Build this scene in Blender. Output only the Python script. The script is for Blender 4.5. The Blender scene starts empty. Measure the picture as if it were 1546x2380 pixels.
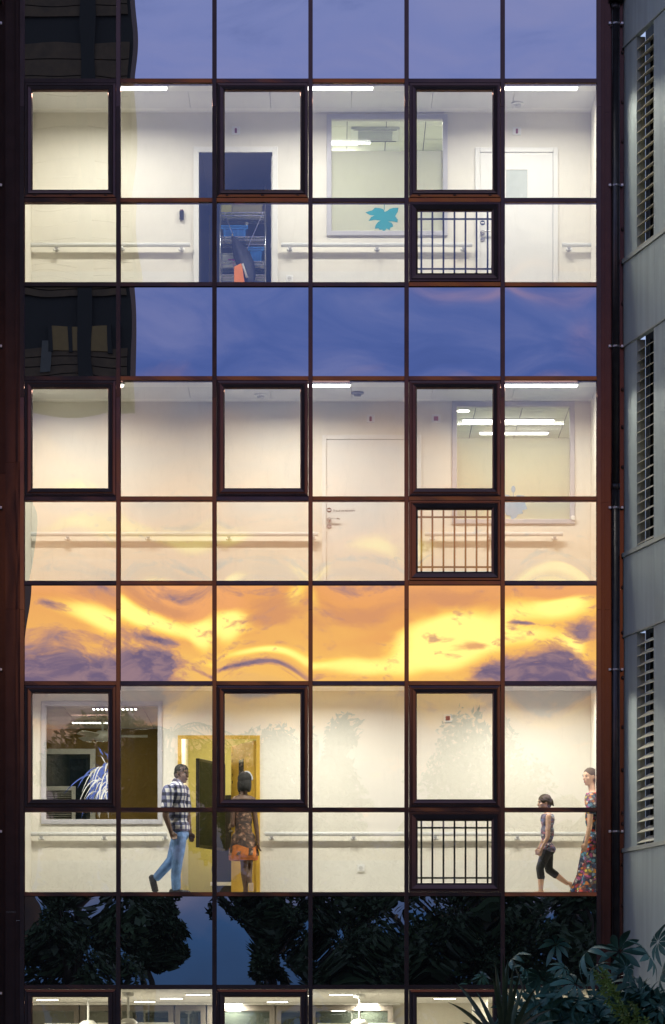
import bpy, bmesh, math, random
from mathutils import Vector, Matrix, Euler
random.seed(7)
R = math.radians
scene = bpy.context.scene
COL = scene.collection

# ---------------------------------------------------------------- frame of reference
# facade plane y=0, camera 45 m in front of it; u,v are plan coordinates of the elevation drawing
DIST, PXM, VH, ZE = 45.0, 175.0, 2450.0, 1.95
def P(u, v, d=0.0):
    k = (DIST + d) / DIST
    return Vector(((u - 773) / PXM * k, d, ZE + (VH - v) / PXM * k))
def X(u, d=0.0): return P(u, 0, d).x
def Z(v, d=0.0): return P(0, v, d).z

# ---------------------------------------------------------------- camera, sky, sun, exposure
cam = bpy.data.cameras.new('camera')
cam.sensor_fit = 'HORIZONTAL'; cam.sensor_width = 36.0
cam.lens = 36.0 * DIST * PXM / 1546.0
cam.shift_x = 0.0
cam.shift_y = (VH - 1190.0) / 1546.0
cam.clip_start = 0.5; cam.clip_end = 2000
camo = bpy.data.objects.new('camera', cam); COL.objects.link(camo)
camo.location = (0, -DIST, ZE); camo.rotation_euler = (R(90), 0, 0)
scene.camera = camo
scene.view_settings.view_transform = 'Standard'
scene.view_settings.look = 'None'
scene.view_settings.gamma = 1.0
scene.view_settings.exposure = 0.0
scene.view_settings.use_curve_mapping = False
scene.render.engine = 'CYCLES'
scene.cycles.use_denoising = True
scene.cycles.max_bounces = 10
scene.cycles.transparent_max_bounces = 24
scene.cycles.sample_clamp_indirect = 6.0
scene.cycles.caustics_reflective = False
scene.cycles.caustics_refractive = False

class NT:
    def __init__(s, tree): s.t = tree; s.n = tree.nodes; s.l = tree.links
    def new(s, typ, **kw):
        nd = s.n.new(typ)
        for k, v in kw.items(): setattr(nd, k, v)
        return nd
    def put(s, sock, val):
        if isinstance(val, bpy.types.NodeSocket): s.l.new(val, sock)
        elif val is not None:
            if sock.type == 'RGBA' and len(val) == 3: val = (*val, 1)
            sock.default_value = val
    def m(s, op, a, b=None, c=None, clamp=False):
        nd = s.new('ShaderNodeMath', operation=op, use_clamp=clamp)
        for i, x in enumerate((a, b, c)): s.put(nd.inputs[i], x)
        return nd.outputs[0]
    def sstep(s, x, a, b, lo=0.0, hi=1.0):
        nd = s.new('ShaderNodeMapRange', interpolation_type='SMOOTHSTEP')
        for i, v in enumerate((x, a, b, lo, hi)): s.put(nd.inputs[i], v)
        return nd.outputs[0]
    def mix(s, f, a, b, blend='MIX'):
        nd = s.new('ShaderNodeMix', data_type='RGBA', blend_type=blend)
        s.put(nd.inputs[0], f); s.put(nd.inputs[6], a); s.put(nd.inputs[7], b)
        return nd.outputs[2]
    def noise(s, vec, scale=1.0, detail=4.0, rough=0.5, dist=0.0):
        nd = s.new('ShaderNodeTexNoise')
        s.put(nd.inputs['Vector'], vec); s.put(nd.inputs['Scale'], scale); s.put(nd.inputs['Detail'], detail)
        s.put(nd.inputs['Roughness'], rough); s.put(nd.inputs['Distortion'], dist)
        return nd.outputs[0]
    def comb(s, x, y, z=0.0):
        nd = s.new('ShaderNodeCombineXYZ')
        for i, v in enumerate((x, y, z)): s.put(nd.inputs[i], v)
        return nd.outputs[0]
    def sep(s, v):
        nd = s.new('ShaderNodeSeparateXYZ'); s.put(nd.inputs[0], v); return nd.outputs
    def ramp(s, f, stops, interp='LINEAR'):
        nd = s.new('ShaderNodeValToRGB'); cr = nd.color_ramp; cr.interpolation = interp
        while len(cr.elements) < len(stops): cr.elements.new(0.5)
        for e, (p, c) in zip(cr.elements, stops): e.position = p; e.color = (*c, 1)
        s.put(nd.inputs[0], f); return nd.outputs[0]

# ---- the sky: clear blue above, a low sunset with broken cloud behind the camera (west = -y)
world = bpy.data.worlds.new('World'); scene.world = world; world.use_nodes = True
w = NT(world.node_tree); w.n.clear()
tc = w.new('ShaderNodeTexCoord').outputs['Generated']
sx, sy, sz = w.sep(tc)
DEG = 57.29578
el = w.m('MULTIPLY', w.m('ARCSINE', sz), DEG)
az = w.m('MULTIPLY', w.m('ARCTAN2', sx, w.m('MULTIPLY', sy, -1.0)), DEG)
ndv = w.comb(w.m('MULTIPLY', az, 0.42), w.m('MULTIPLY', el, 0.95), 3.7)
n1 = w.noise(ndv, 0.75, 6, 0.52, 0.6)
n2 = w.noise(w.comb(w.m('MULTIPLY', az, 0.9), w.m('MULTIPLY', el, 2.1), 9.1), 1.0, 7, 0.55, 0.8)
n3 = w.noise(w.comb(w.m('MULTIPLY', az, 0.10), w.m('MULTIPLY', el, 0.22), 1.3), 1.0, 4, 0.5, 0.3)
elw = w.m('ADD', el, w.m('MULTIPLY', w.m('SUBTRACT', n1, 0.5), 2.2))
half = lambda *c: tuple(x / 2 for x in c)
base = w.ramp(w.m('DIVIDE', elw, 40.0), [
    (0.0, half(.04, .08, .18)), (2.4/40, half(.045, .11, .27)), (3.6/40, half(.22, .22, .36)), (4.7/40, half(.60, .44, .42)),
    (5.6/40, half(1.0, .62, .42)), (6.3/40, half(1.70, .95, .24)), (7.5/40, half(1.50, .68, .22)), (8.7/40, half(1.72, .78, .34)),
    (9.9/40, half(.95, .52, .44)), (11.2/40, half(.125, .20, .60)), (13.2/40, half(.15, .23, .64)),
    (16.0/40, half(.30, .37, .82)), (18.5/40, half(.34, .41, .84)), (26.0/40, half(.40, .49, .86)), (1.0, half(.42, .54, .84))])
base = w.mix(1.0, base, (2, 2, 2, 1), 'MULTIPLY')
def blob(u, v, su, sv):
    a0, e0 = (u - 773) * .007276, (VH - v) * .00722
    sa, se = su * .007276, sv * .00722
    p = w.m('POWER', w.m('DIVIDE', w.m('SUBTRACT', az, a0), sa), 2.0)
    q = w.m('POWER', w.m('DIVIDE', w.m('SUBTRACT', el, e0), se), 2.0)
    return w.m('EXPONENT', w.m('MULTIPLY', w.m('ADD', p, q), -1.0))
def total(bl):
    acc = None
    for b in bl:
        t = blob(*b); acc = t if acc is None else w.m('ADD', acc, t)
    return acc
# bright breaks where the glow comes through
glow = total([(220, 1430, 140, 34), (380, 1440, 160, 34), (520, 1470, 70, 60), (700, 1390, 40, 50), (840, 1550, 150, 34),
              (1060, 1480, 130, 60), (1060, 1470, 110, 40), (1010, 1520, 80, 40), (1280, 1420, 150, 34), (1260, 1490, 100, 30), (1330, 1400, 60, 20), (1360, 1510, 40, 40), (620, 1545, 130, 12), (200, 1210, 160, 45), (460, 1240, 130, 45), (900, 1280, 120, 50)])
spread = w.m('MULTIPLY', w.sstep(el, 3.0, 5.0), w.sstep(el, 11.0, 9.0))
nz = lambda n, k: w.m('MULTIPLY', w.m('SUBTRACT', n, .5), w.m('MULTIPLY', spread, k))
glowf = w.sstep(w.m('ADD', glow, nz(n2, 1.1)), 0.25, 1.0)
c = w.mix(glowf, base, (2.05, 1.25, .24, 1))
core = w.sstep(w.m('ADD', glow, nz(n1, 1.5)), 0.6, 1.35)
c = w.mix(w.m('MULTIPLY', core, .75), c, (2.8, 2.1, .60, 1))
# dusky orange cloud
dusk = total([(830, 1415, 100, 34), (640, 1450, 90, 26), (1030, 1385, 110, 26), (250, 1372, 110, 30), (1090, 1500, 45, 12), (400, 1385, 80, 20), (640, 1400, 60, 30)])
n7 = w.noise(w.comb(w.m('MULTIPLY', az, 1.7), w.m('MULTIPLY', el, 3.6), 8.8), 1.0, 7, .6, .8)
df = w.sstep(w.m('ADD', dusk, w.m('ADD', nz(n2, 1.4), nz(n7, 1.3))), 0.2, 1.0)
c = w.mix(w.m('MULTIPLY', df, .85), c, (1.22, .55, .26, 1))
# violet cloud banks
vio = total([(70, 1585, 190, 80), (85, 1600, 200, 70), (200, 1610, 150, 50), (335, 1570, 50, 60), (1290, 1590, 140, 30), (1310, 1620, 170, 40), (300, 1560, 80, 34), (340, 1490, 80, 14), (1290, 1560, 150, 22), (1320, 1530, 60, 26), (1130, 1568, 45, 18), (1378, 1465, 36, 30),
             (1215, 1457, 34, 5), (600, 1580, 150, 9), (110, 1430, 50, 14)])
band = total([(200, 1352, 120, 22), (430, 1345, 90, 20), (610, 1356, 100, 26), (860, 1345, 100, 20), (1290, 1345, 110, 22)])
vio = w.m('ADD', vio, w.m('MULTIPLY', band, .62))
n4 = w.noise(w.comb(w.m('MULTIPLY', az, 2.6), w.m('MULTIPLY', el, 5.2), 4.4), 1.0, 6, .6, .6)
vio = w.m('ADD', w.m('MULTIPLY', vio, .85), nz(n4, 1.5))
n6 = w.noise(w.comb(w.m('MULTIPLY', az, 6.5), w.m('MULTIPLY', el, 11.0), 2.2), 1.0, 5, .6, .5)
vio = w.m('ADD', vio, nz(n6, .5))
vf = w.sstep(w.m('ADD', w.m('MULTIPLY', vio, 1.0), nz(n2, 1.5)), 0.40, 0.95)
rim = w.sstep(w.m('ADD', vio, nz(n2, 1.5)), 0.12, 0.5)
c = w.mix(w.m('MULTIPLY', rim, .8), c, (1.05, .52, .33, 1))
tone = w.mix(w.sstep(n4, .38, .66), (.22, .18, .36, 1), (.50, .33, .42, 1))
c = w.mix(w.m('MULTIPLY', vf, .92), c, tone)
# faint veil in the blue
n5 = w.noise(w.comb(w.m('MULTIPLY', az, .22), w.m('MULTIPLY', el, .75), 6.3), 1.0, 6, .58, .7)
veil = w.m('MULTIPLY', w.sstep(n5, .42, .72), w.sstep(el, 9.5, 11.5))
c = w.mix(w.m('MULTIPLY', veil, .42), c, (.46, .47, .84, 1))
shade = w.m('MULTIPLY', w.sstep(n5, .50, .30), w.sstep(el, 9.5, 11.5))
c = w.mix(w.m('MULTIPLY', shade, .45), c, (.09, .15, .46, 1))
wisp = w.m('MULTIPLY', total([(1050, 672, 130, 22), (1330, 690, 110, 26), (1385, 820, 50, 60), (1180, 690, 60, 10)]), w.sstep(n5, .3, .7))
c = w.mix(w.m('MULTIPLY', wisp, .6), c, (.62, .40, .58, 1))
# away from the sunset the same sky goes on without the glow
away = w.sstep(w.m('ABSOLUTE', az), 35.0, 110.0)
east = w.ramp(w.m('DIVIDE', el, 40.0), [(0.0, half(.30, .36, .50)), (0.3, half(.42, .54, .82)), (1.0, half(.42, .54, .84))])
c = w.mix(away, c, w.mix(1.0, east, (2, 2, 2, 1), 'MULTIPLY'))
sky = w.new('ShaderNodeTexSky', sky_type='NISHITA', sun_disc=False)
sky.sun_elevation = R(3.0); sky.sun_rotation = R(138); sky.altitude = 30
bgc = w.new('ShaderNodeBackground'); w.put(bgc.inputs[0], c); bgc.inputs[1].default_value = 1.0
bgn = w.new('ShaderNodeBackground'); w.put(bgn.inputs[0], sky.outputs[0]); bgn.inputs[1].default_value = 0.14
mx = w.new('ShaderNodeMixShader'); w.put(mx.inputs[0], w.sstep(el, 30.0, 60.0))
w.l.new(bgc.outputs[0], mx.inputs[1]); w.l.new(bgn.outputs[0], mx.inputs[2])
out = w.new('ShaderNodeOutputWorld'); w.l.new(mx.outputs[0], out.inputs[0])
# sun: nearly set behind cloud at the camera's back
sl = bpy.data.lights.new('sun', 'SUN'); sl.energy = 0.12; sl.angle = R(12); sl.color = (1, .62, .32)
so = bpy.data.objects.new('sun', sl); COL.objects.link(so)
so.rotation_euler = (R(87), 0, R(42))    # from behind and to the right of the camera
so.location = (40, -60, 30)

# ---------------------------------------------------------------- materials
MATS = {}
def pmat(name, col, rough=.5, metal=0.0, var=0.08, vscale=6.0, bump=0.0, bscale=60.0, spec=.5, stretch=None, emit=None, estr=0.0):
    if name in MATS: return MATS[name]
    m = bpy.data.materials.new(name); m.use_nodes = True
    t = NT(m.node_tree); b = t.n['Principled BSDF']
    co = t.new('ShaderNodeTexCoord').outputs['Object']
    if stretch:
        mp = t.new('ShaderNodeMapping'); t.put(mp.inputs[0], co); mp.inputs['Scale'].default_value = stretch; co = mp.outputs[0]
    n = t.noise(co, vscale, 5, .6)
    lo = tuple(max(0, x * (1 - var * 1.6)) for x in col); hi = tuple(min(1, x * (1 + var * 1.6)) for x in col)
    t.put(b.inputs['Base Color'], t.ramp(n, [(.25, lo), (.75, hi)]))
    t.put(b.inputs['Roughness'], t.m('ADD', rough - .06, t.m('MULTIPLY', n, .12)))
    b.inputs['Metallic'].default_value = metal
    b.inputs['Specular IOR Level'].default_value = spec
    if bump:
        bp = t.new('ShaderNodeBump'); bp.inputs['Strength'].default_value = bump; bp.inputs['Distance'].default_value = .01
        t.put(bp.inputs['Height'], t.noise(co, bscale, 3, .6)); t.put(b.inputs['Normal'], bp.outputs[0])
    if emit:
        b.inputs['Emission Color'].default_value = (*emit, 1); b.inputs['Emission Strength'].default_value = estr
    MATS[name] = m; return m

def glass_mat(name, refl, tint=(.97, .98, .97), rough=0.0, backing=None, dirt=0.0):
    if name in MATS: return MATS[name]
    m = bpy.data.materials.new(name); m.use_nodes = True
    t = NT(m.node_tree); t.n.clear()
    o = t.new('ShaderNodeOutputMaterial')
    if backing: a = t.new('ShaderNodeBsdfDiffuse')
    else: a = t.new('ShaderNodeBsdfTransparent')
    a.inputs[0].default_value = (*(backing or tint), 1)
    g = t.new('ShaderNodeBsdfGlossy'); g.inputs['Roughness'].default_value = rough; g.inputs[0].default_value = (1, 1, 1, 1)
    f = t.new('ShaderNodeFresnel'); r = math.sqrt(refl); f.inputs[0].default_value = (1 + r) / (1 - r)
    x = t.new('ShaderNodeMixShader'); t.put(x.inputs[0], f.outputs[0]); t.l.new(a.outputs[0], x.inputs[1]); t.l.new(g.outputs[0], x.inputs[2])
    last = x.outputs[0]
    if dirt:     # thin film of dust and wiped streaks on the outside of the pane
        co = t.new('ShaderNodeTexCoord').outputs['Object']
        mp = t.new('ShaderNodeMapping'); t.put(mp.inputs[0], co); mp.inputs['Scale'].default_value = (9, 1, 2.2)
        n = t.noise(mp.outputs[0], 1.6, 8, .7, 1.0)
        sp = t.noise(co, 38.0, 2, .5)
        k = t.m('ADD', t.m('MULTIPLY', t.sstep(n, .5, .85), dirt), t.m('MULTIPLY', t.sstep(sp, .74, .8), dirt * 1.2))
        d = t.new('ShaderNodeBsdfDiffuse'); d.inputs[0].default_value = (.5, .48, .45, 1)
        y = t.new('ShaderNodeMixShader'); t.put(y.inputs[0], k); t.l.new(last, y.inputs[1]); t.l.new(d.outputs[0], y.inputs[2]); last = y.outputs[0]
    t.l.new(last, o.inputs[0]); MATS[name] = m; return m

def emis(name, col, s):
    if name in MATS: return MATS[name]
    m = bpy.data.materials.new(name); m.use_nodes = True; t = NT(m.node_tree); t.n.clear()
    o = t.new('ShaderNodeOutputMaterial'); e = t.new('ShaderNodeEmission'); e.inputs[0].default_value = (*col, 1); e.inputs[1].default_value = s
    t.l.new(e.outputs[0], o.inputs[0]); MATS[name] = m; return m

def bronze(name, dif, glo, rough, bump, bscale):
    m = bpy.data.materials.new(name); m.use_nodes = True; t = NT(m.node_tree); t.n.clear()
    o = t.new('ShaderNodeOutputMaterial'); co = t.new('ShaderNodeTexCoord').outputs['Object']
    n = t.noise(co, 4.0, 5, .6); fine = t.noise(co, 60.0, 3, .6)
    bp = t.new('ShaderNodeBump'); bp.inputs['Strength'].default_value = bump; bp.inputs['Distance'].default_value = .01; t.put(bp.inputs['Height'], t.noise(co, bscale, 3, .55))
    d = t.new('ShaderNodeBsdfDiffuse'); t.put(d.inputs[0], t.mix(n, tuple(x*.75 for x in dif), tuple(x*1.25 for x in dif)))
    g_ = t.new('ShaderNodeBsdfGlossy'); t.put(g_.inputs[0], t.mix(n, tuple(x*.85 for x in glo), tuple(x*1.15 for x in glo))); t.put(g_.inputs['Roughness'], t.m('ADD', rough-.04, t.m('MULTIPLY', n, .08)))
    t.put(g_.inputs['Normal'], bp.outputs[0]); a = t.new('ShaderNodeAddShader'); t.l.new(d.outputs[0], a.inputs[0]); t.l.new(g_.outputs[0], a.inputs[1]); t.l.new(a.outputs[0], o.inputs[0])
    MATS[name] = m; return m
M_FRAME = bronze('bronze anodised aluminium', (.043, .040, .044), (.068, .037, .031), .12, 0.0, 14)
M_FRAME2 = bronze('bronze sheet', (.028, .025, .027), (.062, .030, .023), .15, .012, 5)
M_GASKET = pmat('black gasket', (.012, .012, .014), .6)
M_PANE = glass_mat('coated vision glass', .19, dirt=.05)
M_PANE_IN = glass_mat('pane inner face', .0001)
M_SPAN = glass_mat('reflective spandrel glass', .56, backing=(.012, .013, .016), dirt=.03)
M_SPANLOW = glass_mat('reflective spandrel glass low', .56, backing=(.012, .013, .016), dirt=.03)
M_WALL = pmat('cream corridor paint', (.80, .765, .675), .55, 0, .015, 3, .04, 90)
M_WAIN = pmat('pale wall protection sheet', (.80, .785, .72), .4, 0, .01, 3)
M_CEIL = pmat('white ceiling panel', (.70, .70, .69), .6, 0, .02, 3)
M_CEILW = pmat('white ceiling plaster', (.84, .83, .80), .6, 0, .02, 3)
M_FLOOR = pmat('pale vinyl floor', (.60, .57, .52), .4, 0, .05, 4)
M_RAIL = pmat('pale grey rail plastic', (.62, .62, .60), .35, 0, .03)
M_BRKT = pmat('grey bracket metal', (.45, .45, .45), .35, .4, .05)
M_WHITE = pmat('white door paint', (.80, .79, .75), .4, 0, .012, 3)
M_DGREY = pmat('grey window frame paint', (.50, .49, .52), .45, 0, .03, 4)
M_STEEL = pmat('brushed steel', (.55, .54, .53), .28, .9, .06, 30)
M_DARKT = pmat('dark lettering', (.05, .06, .10), .5)
M_PLASTW = pmat('white plastic', (.82, .82, .80), .4, 0, .02)
M_PLASTR = pmat('dark red lens', (.18, .02, .03), .3)
M_BLACK = pmat('black plastic', (.015, .016, .02), .35)
M_YELLOW = pmat('ochre door paint', (.62, .39, .05), .42, 0, .05, 4)
M_OLIVE = pmat('olive wall paint', (.48, .42, .13), .55, 0, .05, 2)
M_MUST = pmat('mustard wall paint', (.30, .19, .035), .6, 0, .06, 2)
M_GREENW = pmat('pale green wall paint', (.74, .78, .68), .55, 0, .02, 2)
M_STOREW = pmat('grey store wall paint', (.36, .38, .40), .6, 0, .06, 2)
M_TILE = pmat('ceiling tile', (.72, .71, .60), .7, 0, .03, 5, .1, 150)
M_CLAD = None
L_TUBE = emis('lamp diffuser', (1.0, .965, .90), 9.0)
L_DOWN = emis('downlight diffuser', (1.0, .94, .80), 14.0)
L_LED = emis('small lamp cell', (1.0, .96, .86), 9.0)

# ---------------------------------------------------------------- mesh helpers
ORG = {}
class MB:
    def __init__(s): s.v = []; s.f = []; s.mi = []
    def add(s, vs, fs, mi=0):
        o = len(s.v); s.v += [tuple(p) for p in vs]; s.f += [tuple(i + o for i in f) for f in fs]; s.mi += [mi] * len(fs); return s
    def box(s, x0, x1, y0, y1, z0, z1, mi=0):
        if x0 > x1: x0, x1 = x1, x0
        if y0 > y1: y0, y1 = y1, y0
        if z0 > z1: z0, z1 = z1, z0
        vs = [(x0,y0,z0),(x1,y0,z0),(x1,y1,z0),(x0,y1,z0),(x0,y0,z1),(x1,y0,z1),(x1,y1,z1),(x0,y1,z1)]
        return s.add(vs, [(0,3,2,1),(4,5,6,7),(0,1,5,4),(1,2,6,5),(2,3,7,6),(3,0,4,7)], mi)
    def obox(s, c, ax, ay, az, mi=0):          # oriented box: centre and half vectors
        c, ax, ay, az = map(Vector, (c, ax, ay, az)); vs = []
        for k in (-1, 1):
            for i, j in ((-1,-1),(1,-1),(1,1),(-1,1)): vs.append(c + ax*i + ay*j + az*k)
        return s.add(vs, [(0,3,2,1),(4,5,6,7),(0,1,5,4),(1,2,6,5),(2,3,7,6),(3,0,4,7)], mi)
    def prism(s, pts, y0, y1, mi=0):           # polygon in x,z extruded in y
        n = len(pts); vs = [(x, y0, z) for x, z in pts] + [(x, y1, z) for x, z in pts]
        fs = [tuple(range(n)), tuple(range(2*n-1, n-1, -1))] + [(i, i+n, (i+1) % n + n, (i+1) % n) for i in range(n)]
        return s.add(vs, fs, mi)
    def tube(s, pts, rad, n=10, mi=0, cap=True):
        pts = [Vector(p) for p in pts]; rr = rad if isinstance(rad, (list, tuple)) else [rad]*len(pts)
        vs = []; fs = []; prev = None
        for i, p in enumerate(pts):
            t = (pts[min(i+1, len(pts)-1)] - pts[max(i-1, 0)]).normalized()
            a = prev if prev is not None else (Vector((0,0,1)) if abs(t.z) < .9 else Vector((1,0,0)))
            e1 = (a - t * a.dot(t)).normalized(); prev = e1; e2 = t.cross(e1)
            for k in range(n):
                q = 2*math.pi*k/n; vs.append(p + (e1*math.cos(q) + e2*math.sin(q))*rr[i])
        for i in range(len(pts)-1):
            for k in range(n):
                fs.append((i*n+k, i*n+(k+1) % n, (i+1)*n+(k+1) % n, (i+1)*n+k))
        if cap: fs += [tuple(range(n-1, -1, -1)), tuple(range((len(pts)-1)*n, len(pts)*n))]
        return s.add(vs, fs, mi)
    def ball(s, c, r, n=10, m=7, rot=None, mi=0):
        c = Vector(c); r = Vector(r) if not isinstance(r, (int, float)) else Vector((r, r, r)); vs = []; fs = []
        for i in range(1, m):
            a = math.pi*i/m
            for k in range(n):
                b = 2*math.pi*k/n; q = Vector((r.x*math.sin(a)*math.cos(b), r.y*math.sin(a)*math.sin(b), r.z*math.cos(a)))
                vs.append(c + (rot @ q if rot else q))
        t = Vector((0,0,r.z)); t = rot @ t if rot else t; vs += [c + t, c - t]; T = len(vs)-2
        for i in range(m-2):
            for k in range(n): fs.append((i*n+k, (i+1)*n+k, (i+1)*n+(k+1) % n, i*n+(k+1) % n))
        for k in range(n): fs.append((T, k, (k+1) % n)); fs.append((T+1, (m-2)*n+(k+1) % n, (m-2)*n+k))
        return s.add(vs, fs, mi)
    def ring(s, x0, x1, z0, z1, prof, mi=0):   # mitred rectangular frame, profile of (inset, y)
        n = len(prof); vs = []; fs = []
        for i, y in prof:
            vs += [(x0+i, y, z0+i), (x1-i, y, z0+i), (x1-i, y, z1-i), (x0+i, y, z1-i)]
        for j in range(n-1):
            for k in range(4): fs.append((j*4+k, j*4+(k+1) % 4, (j+1)*4+(k+1) % 4, (j+1)*4+k))
        return s.add(vs, fs, mi)
    def build(s, name, mat, parent=None, smooth=False, org=None, bevel=0):
        me = bpy.data.meshes.new(name)
        o = Vector(org) if org is not None else (ORG[parent] if parent is not None else Vector((0,0,0)))
        me.from_pydata([(x-o.x, y-o.y, z-o.z) for x, y, z in s.v], [], s.f)
        for m in (mat if isinstance(mat, (list, tuple)) else [mat]): me.materials.append(m)
        if any(s.mi): me.polygons.foreach_set('material_index', s.mi)
        if smooth: me.polygons.foreach_set('use_smooth', [True]*len(s.f))
        me.update()
        ob = bpy.data.objects.new(name, me); COL.objects.link(ob)
        if parent is not None: ob.parent = parent; ORG[ob] = ORG[parent]
        else: ob.location = o; ORG[ob] = o
        if parent is not None and org is not None:
            ob.location = Vector(org) - ORG[parent]; ORG[ob] = Vector(org)
        if bevel:
            b = ob.modifiers.new('bevel', 'BEVEL'); b.width = bevel; b.segments = 2; b.limit_method = 'ANGLE'
        return ob

def thing(name, label, cat, loc=(0,0,0), group=None):
    o = bpy.data.objects.new(name, None); COL.objects.link(o); o.location = loc; o.empty_display_size = .1
    o['label'] = label; o['category'] = cat
    if group: o['group'] = group
    ORG[o] = Vector(loc); return o
def tag(o, label, cat, group=None):
    o['label'] = label; o['category'] = cat
    if group: o['group'] = group
    return o
def struct(o): o['kind'] = 'structure'; return o
def stuff(o): o['kind'] = 'stuff'; return o
def inst(src, loc, parent, rot=(0,0,0), scale=None, name=None):   # shared-mesh piece at a world place
    c = src.copy(); COL.objects.link(c); c.parent = parent
    c.location = Vector(loc) - ORG[parent]; c.rotation_euler = rot
    if scale is not None: c.scale = scale
    if name: c.name = name
    return c
def text_obj(s, size, mat, parent, name='lettering', loc=(0,0,0), rot=(R(90),0,0), spacing=1.0):
    cu = bpy.data.curves.new('t', 'FONT'); cu.body = s; cu.size = size; cu.extrude = .0015; cu.space_character = spacing
    tmp = bpy.data.objects.new('t', cu); COL.objects.link(tmp)
    dg = bpy.context.evaluated_depsgraph_get(); me = bpy.data.meshes.new_from_object(tmp.evaluated_get(dg))
    bpy.data.objects.remove(tmp); me.materials.clear(); me.materials.append(mat)
    o = bpy.data.objects.new(name, me); COL.objects.link(o); o.parent = parent
    o.location = Vector(loc) - ORG[parent]; o.rotation_euler = rot; return o
def area(name, loc, sx, sy, power, col=(1, .965, .90), parent=None, rot=(0,0,0), spread=180):
    l = bpy.data.lights.new(name, 'AREA'); l.shape = 'RECTANGLE'; l.size = sx; l.size_y = sy; l.energy = power; l.color = col; l.spread = R(spread)
    o = bpy.data.objects.new(name, l); COL.objects.link(o); o.rotation_euler = rot
    if parent is not None: o.parent = parent; o.location = Vector(loc) - ORG[parent]
    else: o.location = loc
    return o

# ================================================================= LARGE STRUCTURE
# ---- ground
g = MB(); g.add([(-400,-500,0),(400,-500,0),(400,300,0),(-400,300,0)], [(0,1,2,3)])
struct(g.build('ground', pmat('garden ground', (.07, .075, .05), .9, 0, .3, .6, .3, 8)))

# ---- curtain wall
COLS = [52 + 223.3*i for i in range(7)]
HB = 5.0                                   # half a bar
BARS = [-335, -39, 189, 466, 661.8, 880.2, 1159.5, 1355.5, 1588.5, 1882.3, 2078.7, 2294.2, 2578, 2772]
# row kinds between BARS[i] and BARS[i+1]
KIND = ['S0', 'S0', 'U', 'L', 'S1', 'U', 'L', 'S2', 'U', 'L', 'S3', 'U', 'L']
FLOORNAME = {2: 'top', 5: 'middle', 8: 'people', 11: 'ground'}
cw = thing('curtain_wall', 'dark bronze glass curtain wall with lit corridors and mirrored sunset panes', 'facade', (0, 0, 0))
mcx = [(a, b) for a, b in zip([-335, 250, 925, 1418, 2205], [250, 925, 1418, 2205, 2785])]
rnd = random.Random(3)
for i, cu_ in enumerate(COLS):
    for j, (va, vb) in enumerate(mcx):
        mb = MB(); x0, x1 = X(cu_-HB), X(cu_+HB); z1, z0 = Z(va), Z(vb) + .004
        t1, t2 = rnd.uniform(-.0012, .0012), rnd.uniform(-.0012, .0012)
        lean = rnd.uniform(-.003, .003)
        n = 10; vs = []; fs = []
        for k in range(n+1):
            z = z0 + (z1-z0)*k/n; b = .0007*math.sin(k*1.7+i*2+j) + lean*(k/n-.5)
            for xx, yy in ((x0, .10), (x0, -.048), (x0+.003, -.052+t1+b), (x1-.003, -.052-t1+b), (x1, -.048), (x1, .10)):
                vs.append((xx, yy, z))
        for k in range(n):
            for q in range(6):
                fs.append((k*6+q, (k+1)*6+q, (k+1)*6+(q+1) % 6, k*6+(q+1) % 6))
        fs += [tuple(range(6)), tuple(n*6+q for q in range(5, -1, -1))]
        mb.add(vs, [f[::-1] for f in fs]).build('mullion', M_FRAME, cw)
# transoms; some are seated a few degrees off plumb and pick up the low glow
OFF = {2: {1: 10.2, 3: 9.2, 2: 12.5}, 3: {1: 9.4, 2: 8.6, 4: 8.6, 0: 10.5}, 4: {4: 8.6, 5: 9.4}, 5: {1: 9.6, 2: 9.4, 3: 8.4, 4: 9.8, 5: 7.6}, 6: {3: 7, 4: 6.6, 5: 7.0, 1: 8.4},
       7: {4: 7.8, 1: 8.6}, 8: {0: 7.0, 2: 6.5, 4: 7.2}, 9: {4: 4.5}, 10: {0: 5.4, 1: 5.9, 2: 5.2, 5: 6.9}, 11: {0: 4.6}}
for bi, bv in enumerate(BARS):
    for ci in range(6):
        x0, x1 = X(COLS[ci]+HB)+.0005, X(COLS[ci+1]-HB)-.0005; z0, z1 = Z(bv+HB), Z(bv-HB)
        e = (VH - bv)*.00722; tgt = OFF.get(bi, {}).get(ci, (12.6 if 5 <= bi <= 8 else e) + rnd.uniform(-.6, .6))
        dl = math.tan(R((e - tgt)/2)) * (z1 - z0)      # lean of the cover strip
        mb = MB(); n = 12; vs = []; fs = []
        for k in range(n+1):
            x = x0 + (x1-x0)*k/n; wob = .0003*math.sin(k*.9+ci*3+bi)
            top, bot = -.040 - dl/2 - wob, -.040 + dl/2 + wob
            vs += [(x, .10, z0), (x, bot+.004, z0), (x, bot, z0+.003), (x, top, z1-.003), (x, top+.004, z1), (x, .10, z1)]
        for k in range(n):
            for q in range(6): fs.append((k*6+q, k*6+(q+1) % 6, (k+1)*6+(q+1) % 6, (k+1)*6+q))
        fs += [tuple(range(5, -1, -1)), tuple(n*6+q for q in range(6))]
        mb.add(vs, [f[::-1] for f in fs]).build('transom', M_FRAME, cw)

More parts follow.
